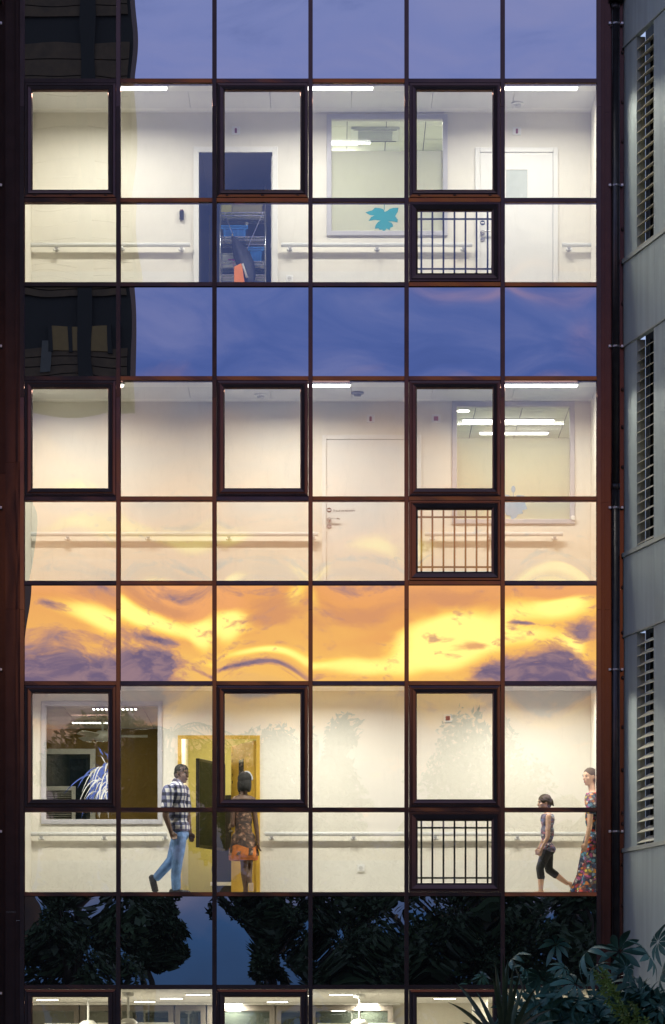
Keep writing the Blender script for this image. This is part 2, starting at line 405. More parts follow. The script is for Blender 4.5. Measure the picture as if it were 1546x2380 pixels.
def pane(name, x0, x1, z0, z1, y, mats, parent, amp=.0012, tilt=(0, 0), terms=(), n=18, th=.010):
    """glass sheet, slightly pillowed and wavy like real toughened panes"""
    vs = []; fs = []; mi = []
    for j in range(n+1):
        for i in range(n+1):
            a, b = i/n*2-1, j/n*2-1
            h = amp*(1-a*a)*(1-b*b) + tilt[0]*a*(x1-x0)/2 + tilt[1]*b*(z1-z0)/2
            for (fa, fb, ph, am) in terms: h += am*math.sin(fa*a+ph)*math.cos(fb*b+ph*1.7)
            vs.append((x0+(x1-x0)*i/n, y-h, z0+(z1-z0)*j/n))
    for j in range(n):
        for i in range(n):
            q = j*(n+1)+i; fs.append((q, q+1, q+n+2, q+n+1)); mi.append(0)
    o = len(vs); vs += [(x0, y+th, z0), (x1, y+th, z0), (x1, y+th, z1), (x0, y+th, z1)]
    vs += [vs[q] for q in (0, n, (n+1)*(n+1)-1, n*(n+1))]; cs = [o+4, o+5, o+6, o+7]
    fs += [(o+3, o+2, o+1, o), ]; mi += [1]
    for k in range(4):
        fs.append((cs[k], o+k, o+(k+1) % 4, cs[(k+1) % 4])); mi.append(1)
    mb = MB(); mb.v = [tuple(p) for p in vs]; mb.f = fs; mb.mi = mi
    ob = mb.build(name, list(mats), parent)
    ob.data.polygons.foreach_set('use_smooth', [m_ == 0 for m_ in mi]); ob.data.update(); return ob

SASH = [(0, .02), (0, -.046), (.004, -.050), (.034, -.052), (.037, -.040), (.043, -.040), (.047, -.060), (.052, -.063), (.088, -.057), (.096, -.050), (.104, -.034), (.104, .02)]
RAIL = [(0, .02), (0, -.050), (.005, -.054), (.024, -.054), (.026, -.044), (.031, -.044), (.035, -.064), (.040, -.067), (.092, -.058), (.116, -.036), (.118, .02)]
pr = random.Random(11)
for ri, kind in enumerate(KIND):
    for ci in range(6):
        x0, x1 = X(COLS[ci]+HB), X(COLS[ci+1]-HB); z1, z0 = Z(BARS[ri]+HB), Z(BARS[ri+1]-HB)
        if kind[0] == 'S':
            if kind == 'S2': am = [.0003, .0009, .0012, .0004, .0003, .0004][ci]; tr = [(1.7, 1.3, [2.3, .6, 4.1, 1, 2, 3][ci], .0009 if ci < 3 else .0003), (4.6, 3.4, pr.uniform(0, 6), .00005)]
            elif kind == 'S3': am = pr.uniform(.0006, .0022); tr = [(2.7, 2.1, pr.uniform(0, 6), .0007), (4.6, 3.6, pr.uniform(0, 6), .00025)]
            else: am = pr.uniform(.0003, .0010)*(.3 if ci < 2 else 1); tr = [(2.4, 1.8, pr.uniform(0, 6), .00006 if ci < 2 else .0002), (4.5, 3.4, pr.uniform(0, 6), .00005)]
            tl = (pr.uniform(-.0008, .0008), pr.uniform(-.0008, .0008))
            if kind == 'S3': tl = (pr.uniform(-.002, .002), pr.uniform(-.001, .002))
            pane('spandrel_panel', x0, x1, z0, z1, .0, (M_SPAN, M_GASKET), cw, am, tl, tr, n=26)
        elif kind == 'U' and ci % 2 == 0:
            sw = MB().ring(x0+.004, x1-.004, z0+.004, z1-.004, SASH).build('opening_window', M_FRAME, cw)
            for k in range(3):     # drainage slots along the bottom rail
                xs = x0 + (x1-x0)*(.115+.385*k)
                MB().box(xs-.018, xs+.018, -.068, -.055, z0+.022, z0+.034).build('drain_cap', M_GASKET, sw)
            pane('pane', x0+.106, x1-.106, z0+.106, z1-.106, -.012, (M_PANE, M_PANE_IN), sw, pr.uniform(.0004, .0016), (pr.uniform(-.001, .001), pr.uniform(-.001, .001)), [(3, 2, pr.uniform(0, 6), .0003)])
        elif kind == 'L' and ci == 4:
            fr = MB().ring(x0+.003, x1-.003, z0+.003, z1-.003, RAIL).build('railing_window', M_FRAME, cw)
            a0, a1, b0, b1 = x0+.124, x1-.124, z0+.130, z1-.124
            pane('pane', a0, a1, b0, b1, -.02, (M_PANE, M_PANE_IN), fr, .0008)
            for k in range(7):
                xs = a0 + .045 + (a1-a0-.09)*k/6
                MB().tube([(xs, .045, b0-.01), (xs, .045, b1+.01)], .0125, 8).build('bar', M_GASKET, fr)
            for zz in (b0+.06, b1-.085):
                MB().box(a0-.01, a1+.01, .030, .036, zz-.012, zz+.012).build('cross_bar', M_GASKET, fr)
        else:
            am = pr.uniform(.0008, .0026) if (kind == 'L' and ri == 6) else pr.uniform(.0005, .0022)
            pane('glass_pane', x0, x1, z0, z1, .0, (M_PANE, M_PANE_IN), cw, am, (pr.uniform(-.001, .001), pr.uniform(-.001, .001)), [(3, 2, pr.uniform(0, 6), .0004)])
# roof edge above the drawing
MB().box(X(-70), X(1451), -.06, 3.0, Z(-341), Z(-341)+.25).build('parapet_cap', M_FRAME2, cw)

# ---- side cladding of the curtain wall (folded bronze sheet, jointed)
def sheet(u0, u1, y, joints, amp, seed):
    rr = random.Random(seed)
    for va, vb in zip(joints[:-1], joints[1:]):
        n, m = 3, 14; vs = []; fs = []; z1, z0 = Z(va), Z(vb)+.003
        for k in range(m+1):
            for i in range(n+1):
                vs.append((X(u0)+(X(u1)-X(u0))*i/n, y - amp*(math.sin(k*.9+seed)*.5+rr.uniform(-.5, .5)) * (1 if 0 < i < n else .4), z0+(z1-z0)*k/m))
        for k in range(m):
            for i in range(n): q = k*(n+1)+i; fs.append((q, q+1, q+n+2, q+n+1))
        F = len(vs); vs += list(vs); o = len(vs); a, b = X(u0), X(u1)
        vs += [(a, y+.06, z0), (b, y+.06, z0), (b, y+.06, z1), (a, y+.06, z1)]
        cs = [0, n, (m+1)*(n+1)-1, m*(n+1)]
        left = [F+k*(n+1) for k in range(m+1)]; right = [F+k*(n+1)+n for k in range(m+1)]
        fs += [(o+3, o+2, o+1, o), tuple(left[::-1]+[o, o+3][::1]), tuple(right+[o+2, o+1]), tuple([F+i for i in range(n, -1, -1)]+[o, o+1]), tuple([F+m*(n+1)+i for i in range(n+1)]+[o+2, o+3])]
        so_ = MB().add(vs, fs).build('cladding_sheet', M_FRAME2, cw); so_.data.polygons.foreach_set('use_smooth', [q < n*m for q in range(len(fs))]); so_.data.update()
J = [-335, 210, 1075, 1412, 2210, 2785]
sheet(37, 46.8, -.030, [-335, 1075, 1416, 2140, 2785], .0012, 1)
sheet(12.5, 36.6, -.010, [-335, 1075, 1416, 2120, 2785], .0012, 2)
sheet(-70, 12, .035, [-335, 1100, 2785], .002, 3)
sheet(1396.8, 1404, -.045, [-335, 1170, 2785], .0008, 4)
sheet(1404.4, 1417.5, -.025, [-335, 262, 1168, 1418, 2002, 2785], .0008, 5)
sheet(1418, 1441, .055, [-335, 1100, 2785], .002, 6)
sheet(1441.4, 1452, .030, [-335, 400, 1300, 2000, 2785], .0015, 7)
for v in (120, 236, 328, 532, 705, 905, 992, 1085, 1180, 1290, 1365, 1470, 1575, 1690, 1790, 1890, 1915, 2010, 2105, 2240):
    p = P(1446.5, v); MB().ball((p.x+.006, .022, p.z), (.018, .016, .03), 10, 6).build('fastener', M_FRAME, cw, smooth=True)

# ---- corridors
ZF = {'top': Z(661.8), 'middle': Z(1353.5), 'low': Z(2076.5)}
ZC = {'top': Z(190), 'middle': Z(884.3), 'low': Z(1579)}
DW = 1.48                                  # depth of the corridor wall
XL, XR = X(50), X(1393)
def wall_open(x0, x1, z0, z1, y0, y1, holes):
    xs = sorted({x0, x1, *[h[0] for h in holes], *[h[1] for h in holes]}); zs = sorted({z0, z1, *[h[2] for h in holes], *[h[3] for h in holes]})
    xs = [x for x in xs if x0 <= x <= x1]; zs = [z for z in zs if z0 <= z <= z1]
    solid = lambda a, b: not any(h[0] <= a <= h[1] and h[2] <= b <= h[3] for h in holes)
    mb = MB(); S_ = {}
    for i in range(len(xs)-1):
        for j in range(len(zs)-1): S_[i, j] = solid((xs[i]+xs[i+1])/2, (zs[j]+zs[j+1])/2)
    for (i, j), s in S_.items():
        if not s: continue
        a, b, c_, d_ = xs[i], xs[i+1], zs[j], zs[j+1]
        mb.add([(a,y0,c_),(b,y0,c_),(b,y0,d_),(a,y0,d_),(a,y1,c_),(b,y1,c_),(b,y1,d_),(a,y1,d_)], [(0,1,2,3),(7,6,5,4)])
        o = len(mb.v)-8
        if not S_.get((i-1, j)): mb.f.append((o, o+3, o+7, o+4)); mb.mi.append(0)
        if not S_.get((i+1, j)): mb.f.append((o+1, o+5, o+6, o+2)); mb.mi.append(0)
        if not S_.get((i, j-1)): mb.f.append((o, o+4, o+5, o+1)); mb.mi.append(0)
        if not S_.get((i, j+1)): mb.f.append((o+3, o+2, o+6, o+7)); mb.mi.append(0)
    return mb
def W(u0, u1, v0, v1): return (X(u0, DW), X(u1, DW), Z(v1, DW), Z(v0, DW))
HOLES = {'top': [W(459, 637, 350, 740), W(771, 1029, 277.5, 537), ],
         'middle': [W(1062, 1325, 945, 1206.5)],
         'low': [W(420.5, 597.5, 1716, 2110), W(107, 366.5, 1641.5, 1904.5)]}
for fl in ('top', 'middle', 'low'):
    zf, zc = ZF[fl], ZC[fl]
    struct(wall_open(XL-.02, XR+.02, zf-.02, zc+.30, DW, DW+.10, [(h[0], h[1], max(h[2], zf-.02), h[3]) for h in HOLES[fl]]).build('corridor_wall', M_WALL))
    struct(MB().box(XL-.02, XR+.02, .11, 8.0, zf-.16, zf).build('corridor_floor', M_FLOOR))
    # ceiling: pale strip with the lamp by the glass, grey panels, white plaster edge
    ce = struct(MB().box(XL, XR, .11, .44, zc, zc+.03).build('corridor_ceiling', M_CEILW))
    MB().box(XL, XR, 1.275, DW-.001, zc+.004, zc+.03).build('plaster_edge', M_CEILW, ce)
    npan = 7
    for k in range(npan):
        a = XL + (XR-XL)*k/npan; b = XL + (XR-XL)*(k+1)/npan
        MB().box(a+.003, b-.003, .444, 1.27, zc+.002, zc+.03).build('ceiling_panel', M_CEIL, ce)
    struct(MB().box(XL-.02, XR+.02, .105, 8.0, zc+.31, zc+.34).build('slab', M_CEILW))
    for xx, nm in ((XL, -1), (XR, 1)):
        struct(MB().box(xx if nm > 0 else xx-.05, xx+.05 if nm > 0 else xx, .10, DW-.001, zf-.1, zc+.3).build('end_wall', M_WALL))
    # wall protection sheet in lengths between the doors
    vw = {'top': 631, 'middle': 1299.7, 'low': 2000}[fl]
    spans = {'top': [(40, 449), (647, 1103), (1297, 1392)], 'middle': [(40, 750), (978, 1392)], 'low': [(40, 412), (606, 1392)]}[fl]
    for a, b in spans:
        pw = struct(MB().box(X(a, DW), X(b, DW), DW-.006, DW-.0005, zf+.002, Z(vw, DW)).build('wall_protection', M_WAIN))
# ground floor hall
HD = 13.3; zgc = Z(2297)
HL, HR = XL-2.6, XR+2.6
struct(MB().box(HL, HR, .11, HD, zgc, zgc+.05).build('hall_ceiling', M_CEILW))
struct(MB().box(HL, HR, .11, HD, .02, .04).build('hall_floor', M_FLOOR))
for a, b in ((HL-.05, HL), (HR, HR+.05)):
    struct(MB().box(a, b, .1, HD, .005, zgc).build('hall_side_wall', M_WALL))
for a, b in ((HL, XL-.06), (XR+.06, HR)):
    struct(MB().box(a, b, .1, .16, .005, zgc).build('hall_front_wall', M_WALL))
struct(MB().box(HL, HR, HD, HD+.1, .005, zgc).build('hall_back_wall', M_WALL))

# ---- rooms behind the corridor wall
def room(name, x0, x1, d1, zf, zc, mwall, tiles=None, mback=None):
    y0 = DW + .101
    struct(MB().box(x0, x1, d1, d1+.06, zf, zc).build(name+'_back_wall', mback or mwall))
    struct(MB().box(x0-.06, x0, y0, d1+.06, zf, zc).build(name+'_side_wall', mwall))
    struct(MB().box(x1, x1+.06, y0, d1+.06, zf, zc).build(name+'_side_wall', mwall))
    ce = struct(MB().box(x0-.06, x1+.06, y0, d1+.06, zc+.012, zc+.04).build(name+'_ceiling', M_GASKET if tiles else M_CEILW))
    if tiles:
        nx, ny = max(1, round((x1-x0)/tiles)), max(1, round((d1-y0)/tiles))
        sxx, syy = (x1-x0)/nx, (d1-y0)/ny
        t0 = MB().box(-sxx/2+.006, sxx/2-.006, -syy/2+.006, syy/2-.006, 0, .018).build('ceiling_tile', M_TILE, ce)
        first = True
        for i in range(nx):
            for j in range(ny):
                p = (x0+sxx*(i+.5), y0+syy*(j+.5), zc)
                if first: t0.location = p; first = False
                else: inst(t0, p, ce)
room('store_room', X(463, DW)-.05, X(690, DW), 6.2, ZF['top'], ZC['top']+.02, M_STOREW)
room('treatment_room', X(715, DW), X(1085, DW), 3.55, ZF['top'], ZC['top']+.02, M_GREENW, .6)
room('meeting_room', X(1000, DW), X(1440, DW), 5.2, ZF['middle'], ZC['middle']+.02, M_GREENW, .6)
room('staff_room', X(20, DW), X(405, DW), 7.0, ZF['low'], ZC['low']+.02, M_WALL, .6, M_MUST)
room('family_room', X(409, DW), X(690, DW), 4.6, ZF['low'], ZC['low']+.02, M_OLIVE)

# ================================================================= LAMPS
def linear_light(x0, x1, y0, y1, z, label, power, group, col=(1, .955, .855)):
    t = thing('linear_light', label, 'ceiling light', ((x0+x1)/2, (y0+y1)/2, z), group)
    MB().box(x0-.02, x1+.02, y0-.012, y1+.012, z-.018, z-.001).build('housing', M_PLASTW, t)
    MB().box(x0, x1, y0, y1, z-.042, z-.0185).build('diffuser', L_TUBE, t, bevel=.01)
    area('lamp', ((x0+x1)/2, (y0+y1)/2, z-.05), x1-x0, y1-y0, power, col, t, spread=166)
    return t
LP = 68.0
LT = {'top': [(127, 388), (605, 866), (1080, 1341)], 'middle': [(26, 287), (552, 813), (1080, 1341)], 'low': [(127, 388), (605, 866), (1080, 1341)]}
FN = {'top': 'top floor', 'middle': 'middle floor', 'low': 'floor with the people'}
PN = ['leftmost', 'central', 'rightmost']
for fl in LT:
    for k, (a, b) in enumerate(LT[fl]):
        a = max(a, 62)
        linear_light(X(a, .3), X(b, .3), .16, .26, ZC[fl], f'{PN[k]} glowing linear ceiling light along the {FN[fl]} corridor', LP*(b-a)/261*{'low': 1.06, 'middle': .80, 'top': .97}[fl], 'linear corridor lights')

# ================================================================= SURROUNDINGS
# ---- right-hand wing with ribbed cladding and louvres: runs from the facade toward the camera
def ribbed(name, col, per_m=42.0):
    if name in MATS: return MATS[name]
    m = pmat(name, col, .42, .25, .10, 1.6, stretch=(4, 4, .3)); t = NT(m.node_tree); b = t.n['Principled BSDF']
    co = t.sep(t.new('ShaderNodeTexCoord').outputs['Object'])
    wv = t.m('SINE', t.m('MULTIPLY', co[0], per_m*6.283))
    bp = t.new('ShaderNodeBump'); bp.inputs['Strength'].default_value = .35; bp.inputs['Distance'].default_value = .006
    t.put(bp.inputs['Height'], wv); t.put(b.inputs['Normal'], bp.outputs[0]); return m
M_CLAD = ribbed('ribbed grey-green cladding', (.50, .57, .55))
M_SILL = pmat('pale sill metal', (.50, .53, .47), .4, .2, .04)
M_SLAT = pmat('pale louvre blade', (.80, .75, .57), .45, .1, .05, 5)
wo = Vector((X(1451.5), -.02, 0)); wdir = Vector((.225, -1, 0)).normalized(); wang = math.atan2(wdir.y, wdir.x)
wing = thing('wing_building', 'grey ribbed metal wing with stacked louvre windows right of the glass facade', 'building', wo)
wing.rotation_euler = (0, 0, wang)
# local frame: +x toward the camera along the wall, -y... outward normal of the wall is local -y side mirrored by rotation
def wl(name, mat, mb, parent=None, bevel=0):     # mesh given in wing-local coordinates
    me = bpy.data.meshes.new(name); me.from_pydata(mb.v, [], mb.f); me.materials.append(mat); me.update()
    o = bpy.data.objects.new(name, me); COL.objects.link(o); o.parent = parent or wing
    if bevel:
        b = o.modifiers.new('bevel', 'BEVEL'); b.width = bevel; b.segments = 2; b.limit_method = 'ANGLE'
    return o
def wpos(u):                                     # distance along the wall that is seen at plan coordinate u
    k = (u-773)/PXM; t = (k - wo.x) / (.225 + k/DIST) ; return t*math.sqrt(1+.225**2)
def wz(u, v):                                    # height on the wall seen at (u,v)
    s_ = wpos(u); d = -.02 + wdir.y*s_; return Z(v, d)
S1, S2, SE = wpos(1480), wpos(1519.5), 9.0
tops = [wz(1500, 65), wz(1500, 775), wz(1500, 1463)]; bots = [wz(1500, 572), wz(1500, 1268), wz(1500, 1968)]
# outward normal in local space: rotate world (-.976,-.22) back
nloc = (Matrix.Rotation(-wang, 3, 'Z') @ Vector((-1, -.225, 0))).normalized()   # close to (0,-1,0)
sg = 1 if nloc.y > 0 else -1
def sl(mb, x0, x1, o0, o1, z0, z1): return mb.box(x0, x1, sg*o0, sg*o1, z0, z1)  # o = distance outward of the skin
zt_all = [Z(-335)] + [x for p in zip(tops, bots) for x in p] + [0.0]
for k in range(0, 7, 1):
    zA, zB = zt_all[k], zt_all[k+1]
    if k % 2 == 0:        # plain storey band, in panels
        for a, b in ((-.02, 1.30), (1.303, 2.6), (2.603, 3.9), (3.903, 5.2), (5.203, 9.0)):
            wl('cladding_panel', M_CLAD, sl(MB(), a, b, -.05, 0.012, zB+.002, zA-.03 if k else zA))
    else:
        for a, b in ((-.02, S1), (S2, 1.9), (1.903, 3.2), (3.203, 9.0)):
            wl('cladding_panel', M_CLAD, sl(MB(), a, b, -.05, 0, zB+.035, zA))
        wl('window_sill', M_SILL, sl(MB(), -.02, SE, -.05, .035, zB-.028, zB+.03), bevel=.004)
        wl('head_flashing', M_SILL, sl(MB(), -.02, SE, -.05, .022, zA+.004, zA+.022))
        fr = MB()
        DP = .20
        sl(fr, S1-.02, S2+.25, -DP-.03, -DP, zB+.03, zA)
        lw = wl('louvre_window', pmat('dark window recess', (.13, .13, .11), .5), fr)
        wl('jamb', M_SILL, sl(MB(), S1-.02, S1, -.118, -.052, zB+.03, zA), lw)
        wl('jamb', M_SILL, sl(MB(), S2, S2+.02, -.118, -.052, zB+.03, zA), lw)
        wl('frame_bar', M_BLACK, sl(MB(), S1+.012, S1+.05, -DP, -DP+.03, zB+.03, zA), lw)
        wl('frame_bar', M_SILL, sl(MB(), S1+.30, S1+.325, -DP, -DP+.02, zB+.03, zA), lw)
        wl('window_glass', pmat('dim louvre glass', (.055, .055, .045), .5, spec=.1), sl(MB(), S1+.051, S2+.2, -DP, -DP+.008, zB+.03, zA), lw)
        n = 20; step = (zA-zB-.10)/n
        blade = MB(); blade.add([(S1+.004, sg*-.165, .098), (S2-.004, sg*-.165, .098), (S2-.004, sg*-.004, 0), (S1+.004, sg*-.004, 0),
                                 (S1+.004, sg*-.165, .107), (S2-.004, sg*-.165, .107), (S2-.004, sg*-.001, .007), (S1+.004, sg*-.001, .007)],
                                [(0,1,2,3), (7,6,5,4), (0,4,5,1), (1,5,6,2), (2,6,7,3), (3,7,4,0)])
        b0 = wl('slat', M_SLAT, blade, lw); b0.location.z = zB + .06
        for q in range(1, n):
            c2 = b0.copy(); COL.objects.link(c2); c2.parent = lw; c2.location.z = zB + .06 + q*step
            c2.rotation_euler = (random.uniform(-.03, .03), random.uniform(-.004, .004), 0)
wl('core', M_GASKET, sl(MB(), -.02, SE, -.5, -.30, 0, Z(-335)))
wl('roof_edge', M_SILL, sl(MB(), -.05, SE+.05, -.6, .05, Z(-335), Z(-335)+.1))

# ---- downpipes with clamps
def downpipe(u, label):
    p = P(u, 0); t = thing('downpipe', label, 'pipe', (p.x, -.03, 0))
    zz = [.02, Z(2300), Z(1130), Z(15)]
    for a, b in zip(zz[:-1], zz[1:]):
        MB().tube([(p.x, -.03, a+.01), (p.x, -.03, b-.01)], .050, 20).build('pipe', pmat('dark pipe metal', (.055, .05, .055), .33, .6, .15, 8, .08, 30), t, smooth=True)
        MB().tube([(p.x, -.03, b-.05), (p.x, -.03, b+.03)], .054, 20).build('socket', pmat('dark pipe metal', (.05,.05,.05)), t, smooth=True)
    MB().box(p.x-.10, p.x+.10, -.13, .04, Z(5), Z(5)+.3).build('rainwater_head', pmat('dark pipe metal', (.05,.05,.05)), t, bevel=.01)
    for v in (56, 432, 806, 1181, 1557, 1933, 2309, 2685):
        z = Z(v)
        cl = MB()
        for k in range(2): cl.tube([(p.x-.0505+.101*k, -.03, z), (p.x-.095+.19*k, -.03, z)], .006, 6)
        cl.tube([(p.x, -.03, z-.012), (p.x, -.03, z+.012)], .0535, 20)
        c_ = cl.build('clamp', pmat('grey clamp metal', (.30, .30, .32), .35, .8), t)
        for dx in (-.082, .082):
            MB().box(p.x+dx-.016, p.x+dx+.016, -.066, -.028, z-.016, z+.016).build('bolt', pmat('zinc bolt', (.75, .75, .80), .3, .4), c_, bevel=.004)
        MB().ball((p.x, -.086, z), (.013, .008, .013), 8, 6).build('bolt', MATS['zinc bolt'], c_, smooth=True)
downpipe(1431.5, 'dark downpipe with shiny clamps between glass facade and grey wing')
downpipe(-12, 'dark downpipe clamp showing at the left edge of the facade')

# ---- brown tower behind the camera, seen mirrored in the panes at the upper left
BT = 95.0                                            # length of the mirrored sight line
def B(u, v): k = BT/DIST; return ((u-773)/PXM*k, ZE+(VH-v)/PXM*k)
by = -(BT-DIST)
xe, _ = B(308, 0); xl_, _ = B(-40, 0); zo = B(0, 925)[1]
tw = thing('brown_tower', 'dark brown clad tower mirrored in the upper left panes', 'building', (xe-6, by-6, 0))
M_BROWN = pmat('brown cladding board', (.12, .072, .04), .7, 0, .2, 3)
M_BROWN2 = pmat('dark slab edge', (.022, .019, .018), .7)
MB().box(xe-22, xl_, by-14, by-.2, 0, zo).build('lower_wall', M_BROWN2, tw)
MB().box(xe-22, xe-.12, by-2.6, by-.2, zo, 40).build('upper_wall', M_BROWN2, tw)
def zB(v): return B(0, v)[1]
for va, vb in ((-300, -120), (-95, 35), (97, 300), (340, 560), (600, 690), (815, 925)):
    nb = 5
    for k in range(nb):
        z1_, z0_ = zB(va)+(zB(vb)-zB(va))*k/nb, zB(va)+(zB(vb)-zB(va))*(k+1)/nb
        MB().box(xe-22, B(290, 0)[0], by-.2, by-.1, z0_+.03, z1_).build('cladding_board', M_BROWN, tw)
MB().box(B(186,0)[0], B(220,0)[0], by-.1, by-.02, zo, 40).build('column', M_BROWN2, tw)
wn = MB().box(B(120,0)[0], B(262,0)[0], by-.16, by-.06, zB(822), zB(762)).build('window', pmat('amber lit window', (.2, .12, .03), .4, emit=(1, .60, .16), estr=.012), tw)
for uu in (118, 168, 216, 264): MB().box(B(uu,0)[0]-.06, B(uu,0)[0]+.06, by-.14, by-.03, zB(826), zB(758)).build('frame', M_BROWN2, wn)
MB().box(B(98,0)[0], B(120,0)[0], by-.12, by-.04, zB(872), zB(800)).build('vent_panel', pmat('grey vent', (.12, .11, .10), .6), tw)

# ---- trees behind the camera, mirrored in the lower panes
M_LEAF = pmat('dark foliage', (.035, .06, .025), .55, 0, .35, 1.5)
M_BARK = pmat('bark', (.06, .045, .035), .9, 0, .3, 6, .5, 20)
def tree(name, label, cu_, hw, vt, vb, T, seed, nl=8200, ls=.15):
    r_ = random.Random(seed); k = T/DIST; y = -(T-DIST)
    cx = (cu_-773)/PXM*k; rx = hw/PXM*k; zt = ZE+(VH-vt)/PXM*k; zb = ZE+(VH-vb)/PXM*k
    t = thing(name, label, 'tree', (cx, y, 0), 'trees behind the camera')
    tr = MB(); zm = (zt+zb)/2
    tr.tube([(cx+.1, y, 0), (cx-.1, y, zb*.5), (cx, y, zb), (cx+.1, y, zm)], [.16, .12, .10, .05], 10)
    cl = []
    for q in range(26):
        a = r_.uniform(0, 6.28); rr = math.sqrt(r_.random()); zz = r_.uniform(-1, 1); sh = math.sqrt(max(0, 1-zz*zz))*.9+.1
        cl.append(Vector((cx+rx*rr*sh*math.cos(a), y+rx*rr*sh*math.sin(a), zm+(zt-zb)/2*zz*.88)))
    for c_ in cl[:10]:
        st = Vector((cx, y, zb+(c_.z-zb)*.35)); tr.tube([st, (st+c_)/2+Vector((0, 0, .2)), c_], [.08, .05, .02], 6)
    tr.build('trunk', M_BARK, t, smooth=True)
    vs = []; fs = []
    for q in range(nl):
        c_ = cl[r_.randrange(len(cl))]; cr = rx*.46
        d = Vector((r_.gauss(0, 1), r_.gauss(0, 1), r_.gauss(0, .8))); d = d.normalized()*cr*(r_.random()**.45)
        p = c_ + d
        a = Vector((r_.gauss(0, 1), r_.gauss(0, 1), r_.gauss(-.4, .7))).normalized(); b = a.cross(Vector((r_.gauss(0,1), r_.gauss(0,1), r_.gauss(0,1)))).normalized()
        L = ls*r_.uniform(.6, 1.5); o = len(vs)
        vs += [p-a*L, p+b*L*.42, p+a*L, p-b*L*.42]; fs.append((o, o+1, o+2, o+3))
    MB().add(vs, fs).build('crown', M_LEAF, t)
TREES = [('broadleaf_tree', 'broad dark tree mirrored in the lower left pane', 135, 95, 1735, 2260, 118),
         ('broadleaf_tree', 'tall dark tree mirrored in the second pane column', 330, 105, 1690, 2120, 105),
         ('broadleaf_tree', 'slim dark tree mirrored between the second and third mullions', 625, 90, 1760, 2330, 110),
         ('broadleaf_tree', 'rounded dark tree mirrored in the fourth pane column', 790, 120, 1665, 2330, 112),
         ('broadleaf_tree', 'widest dark tree mirrored in the fifth pane column', 1060, 185, 1660, 2300, 114),
         ('broadleaf_tree', 'lower dark tree mirrored beside the right mullion', 1350, 95, 1790, 2350, 109),
         ('broadleaf_tree', 'dense low tree mirrored in the bottom panes right of centre', 860, 150, 2020, 2420, 96),
         ('broadleaf_tree', 'dense low tree mirrored in the bottom right panes', 1130, 150, 2000, 2420, 97),
         ('broadleaf_tree', 'leafy low tree mirrored at the bottom right corner', 1380, 120, 1990, 2420, 95),
         ('broadleaf_tree', 'leafy low tree mirrored in the bottom left pane', 170, 130, 1990, 2430, 94),
         ('broadleaf_tree', 'bushy dark tree mirrored in the third pane column above the leaf print dress', 600, 125, 1695, 2010, 116),
         ('broadleaf_tree', 'bushy tree mirrored across the interior window with the ceiling fan', 240, 120, 1660, 2020, 120),
         ('broadleaf_tree', 'hanging branch tree mirrored in the second bottom pane', 350, 70, 2060, 2250, 98),
         ('broadleaf_tree', 'leaning low tree mirrored in the third bottom pane', 650, 80, 2080, 2440, 99)]
for i, (nm, lb, a, b, c_, d, T) in enumerate(TREES): tree(nm, lb, a, b, c_, d, T, 50+i)
# palm
T = 100; k = T/DIST; px_, py_ = (420-773)/PXM*k, -(T-DIST); pz = ZE+(VH-1700)/PXM*k
pt = thing('palm_tree', 'palm with drooping fronds mirrored in the second pane column', 'tree', (px_, py_, 0))
MB().tube([(px_-2.2, py_, 0), (px_-1.5, py_, pz*.5), (px_, py_, pz)], [.10, .08, .06], 10).build('trunk', M_BARK, pt, smooth=True)
r_ = random.Random(5)
for q in range(18):
    a = q*2.4; up = r_.uniform(.2, 1.1); L = r_.uniform(1.7, 2.3); mb = MB(); pts = []
    for j in range(9):
        s = j/8; pts.append(Vector((px_+math.cos(a)*L*s, py_+math.sin(a)*L*s, pz+up*1.4*s-1.5*s*s)))
    mb.tube(pts, [.02]*9, 4)
    sd = Vector((-math.sin(a), math.cos(a), 0))
    for j in range(1, 9):
        for sgn in (-1, 1):
            for e in (0, .5):
                p = pts[j-1].lerp(pts[j], e); tip = p + sd*sgn*.42*(1-.5*j/9) + Vector((math.cos(a)*.2, math.sin(a)*.2, -.22))
                w_ = Vector((math.cos(a), math.sin(a), 0))*.02; mb.add([p-w_, p+w_, tip], [(0, 1, 2)])
    mb.build('frond', M_LEAF, pt)

# ================================================================= INTERIOR OBJECTS
def q2(x, y): return ((x/2.2086+600)/1.2937, (y/2.2086+200)/1.2937)
def q6(x, y): return ((x/1.9325+1200)/1.2937, (y/1.9325+1100)/1.2937)
def qs(x, y): return ((x/6.442+620)/1.2937, (y/6.442+580)/1.2937)
def q4(x, y): return ((x/3.092+50)/1.2937, (y/3.092+2040)/1.2937)
def q5(x, y): return ((x/3.4356+400)/1.2937, (y/3.4356+2180)/1.2937)
def wbox(u0, u1, v0, v1, d0, d1, dref=None, mb=None):   # box whose front face covers u0..u1, v0..v1
    d = d0 if dref is None else dref
    return (mb or MB()).box(X(u0, d), X(u1, d), d0, d1, Z(v1, d), Z(v0, d))

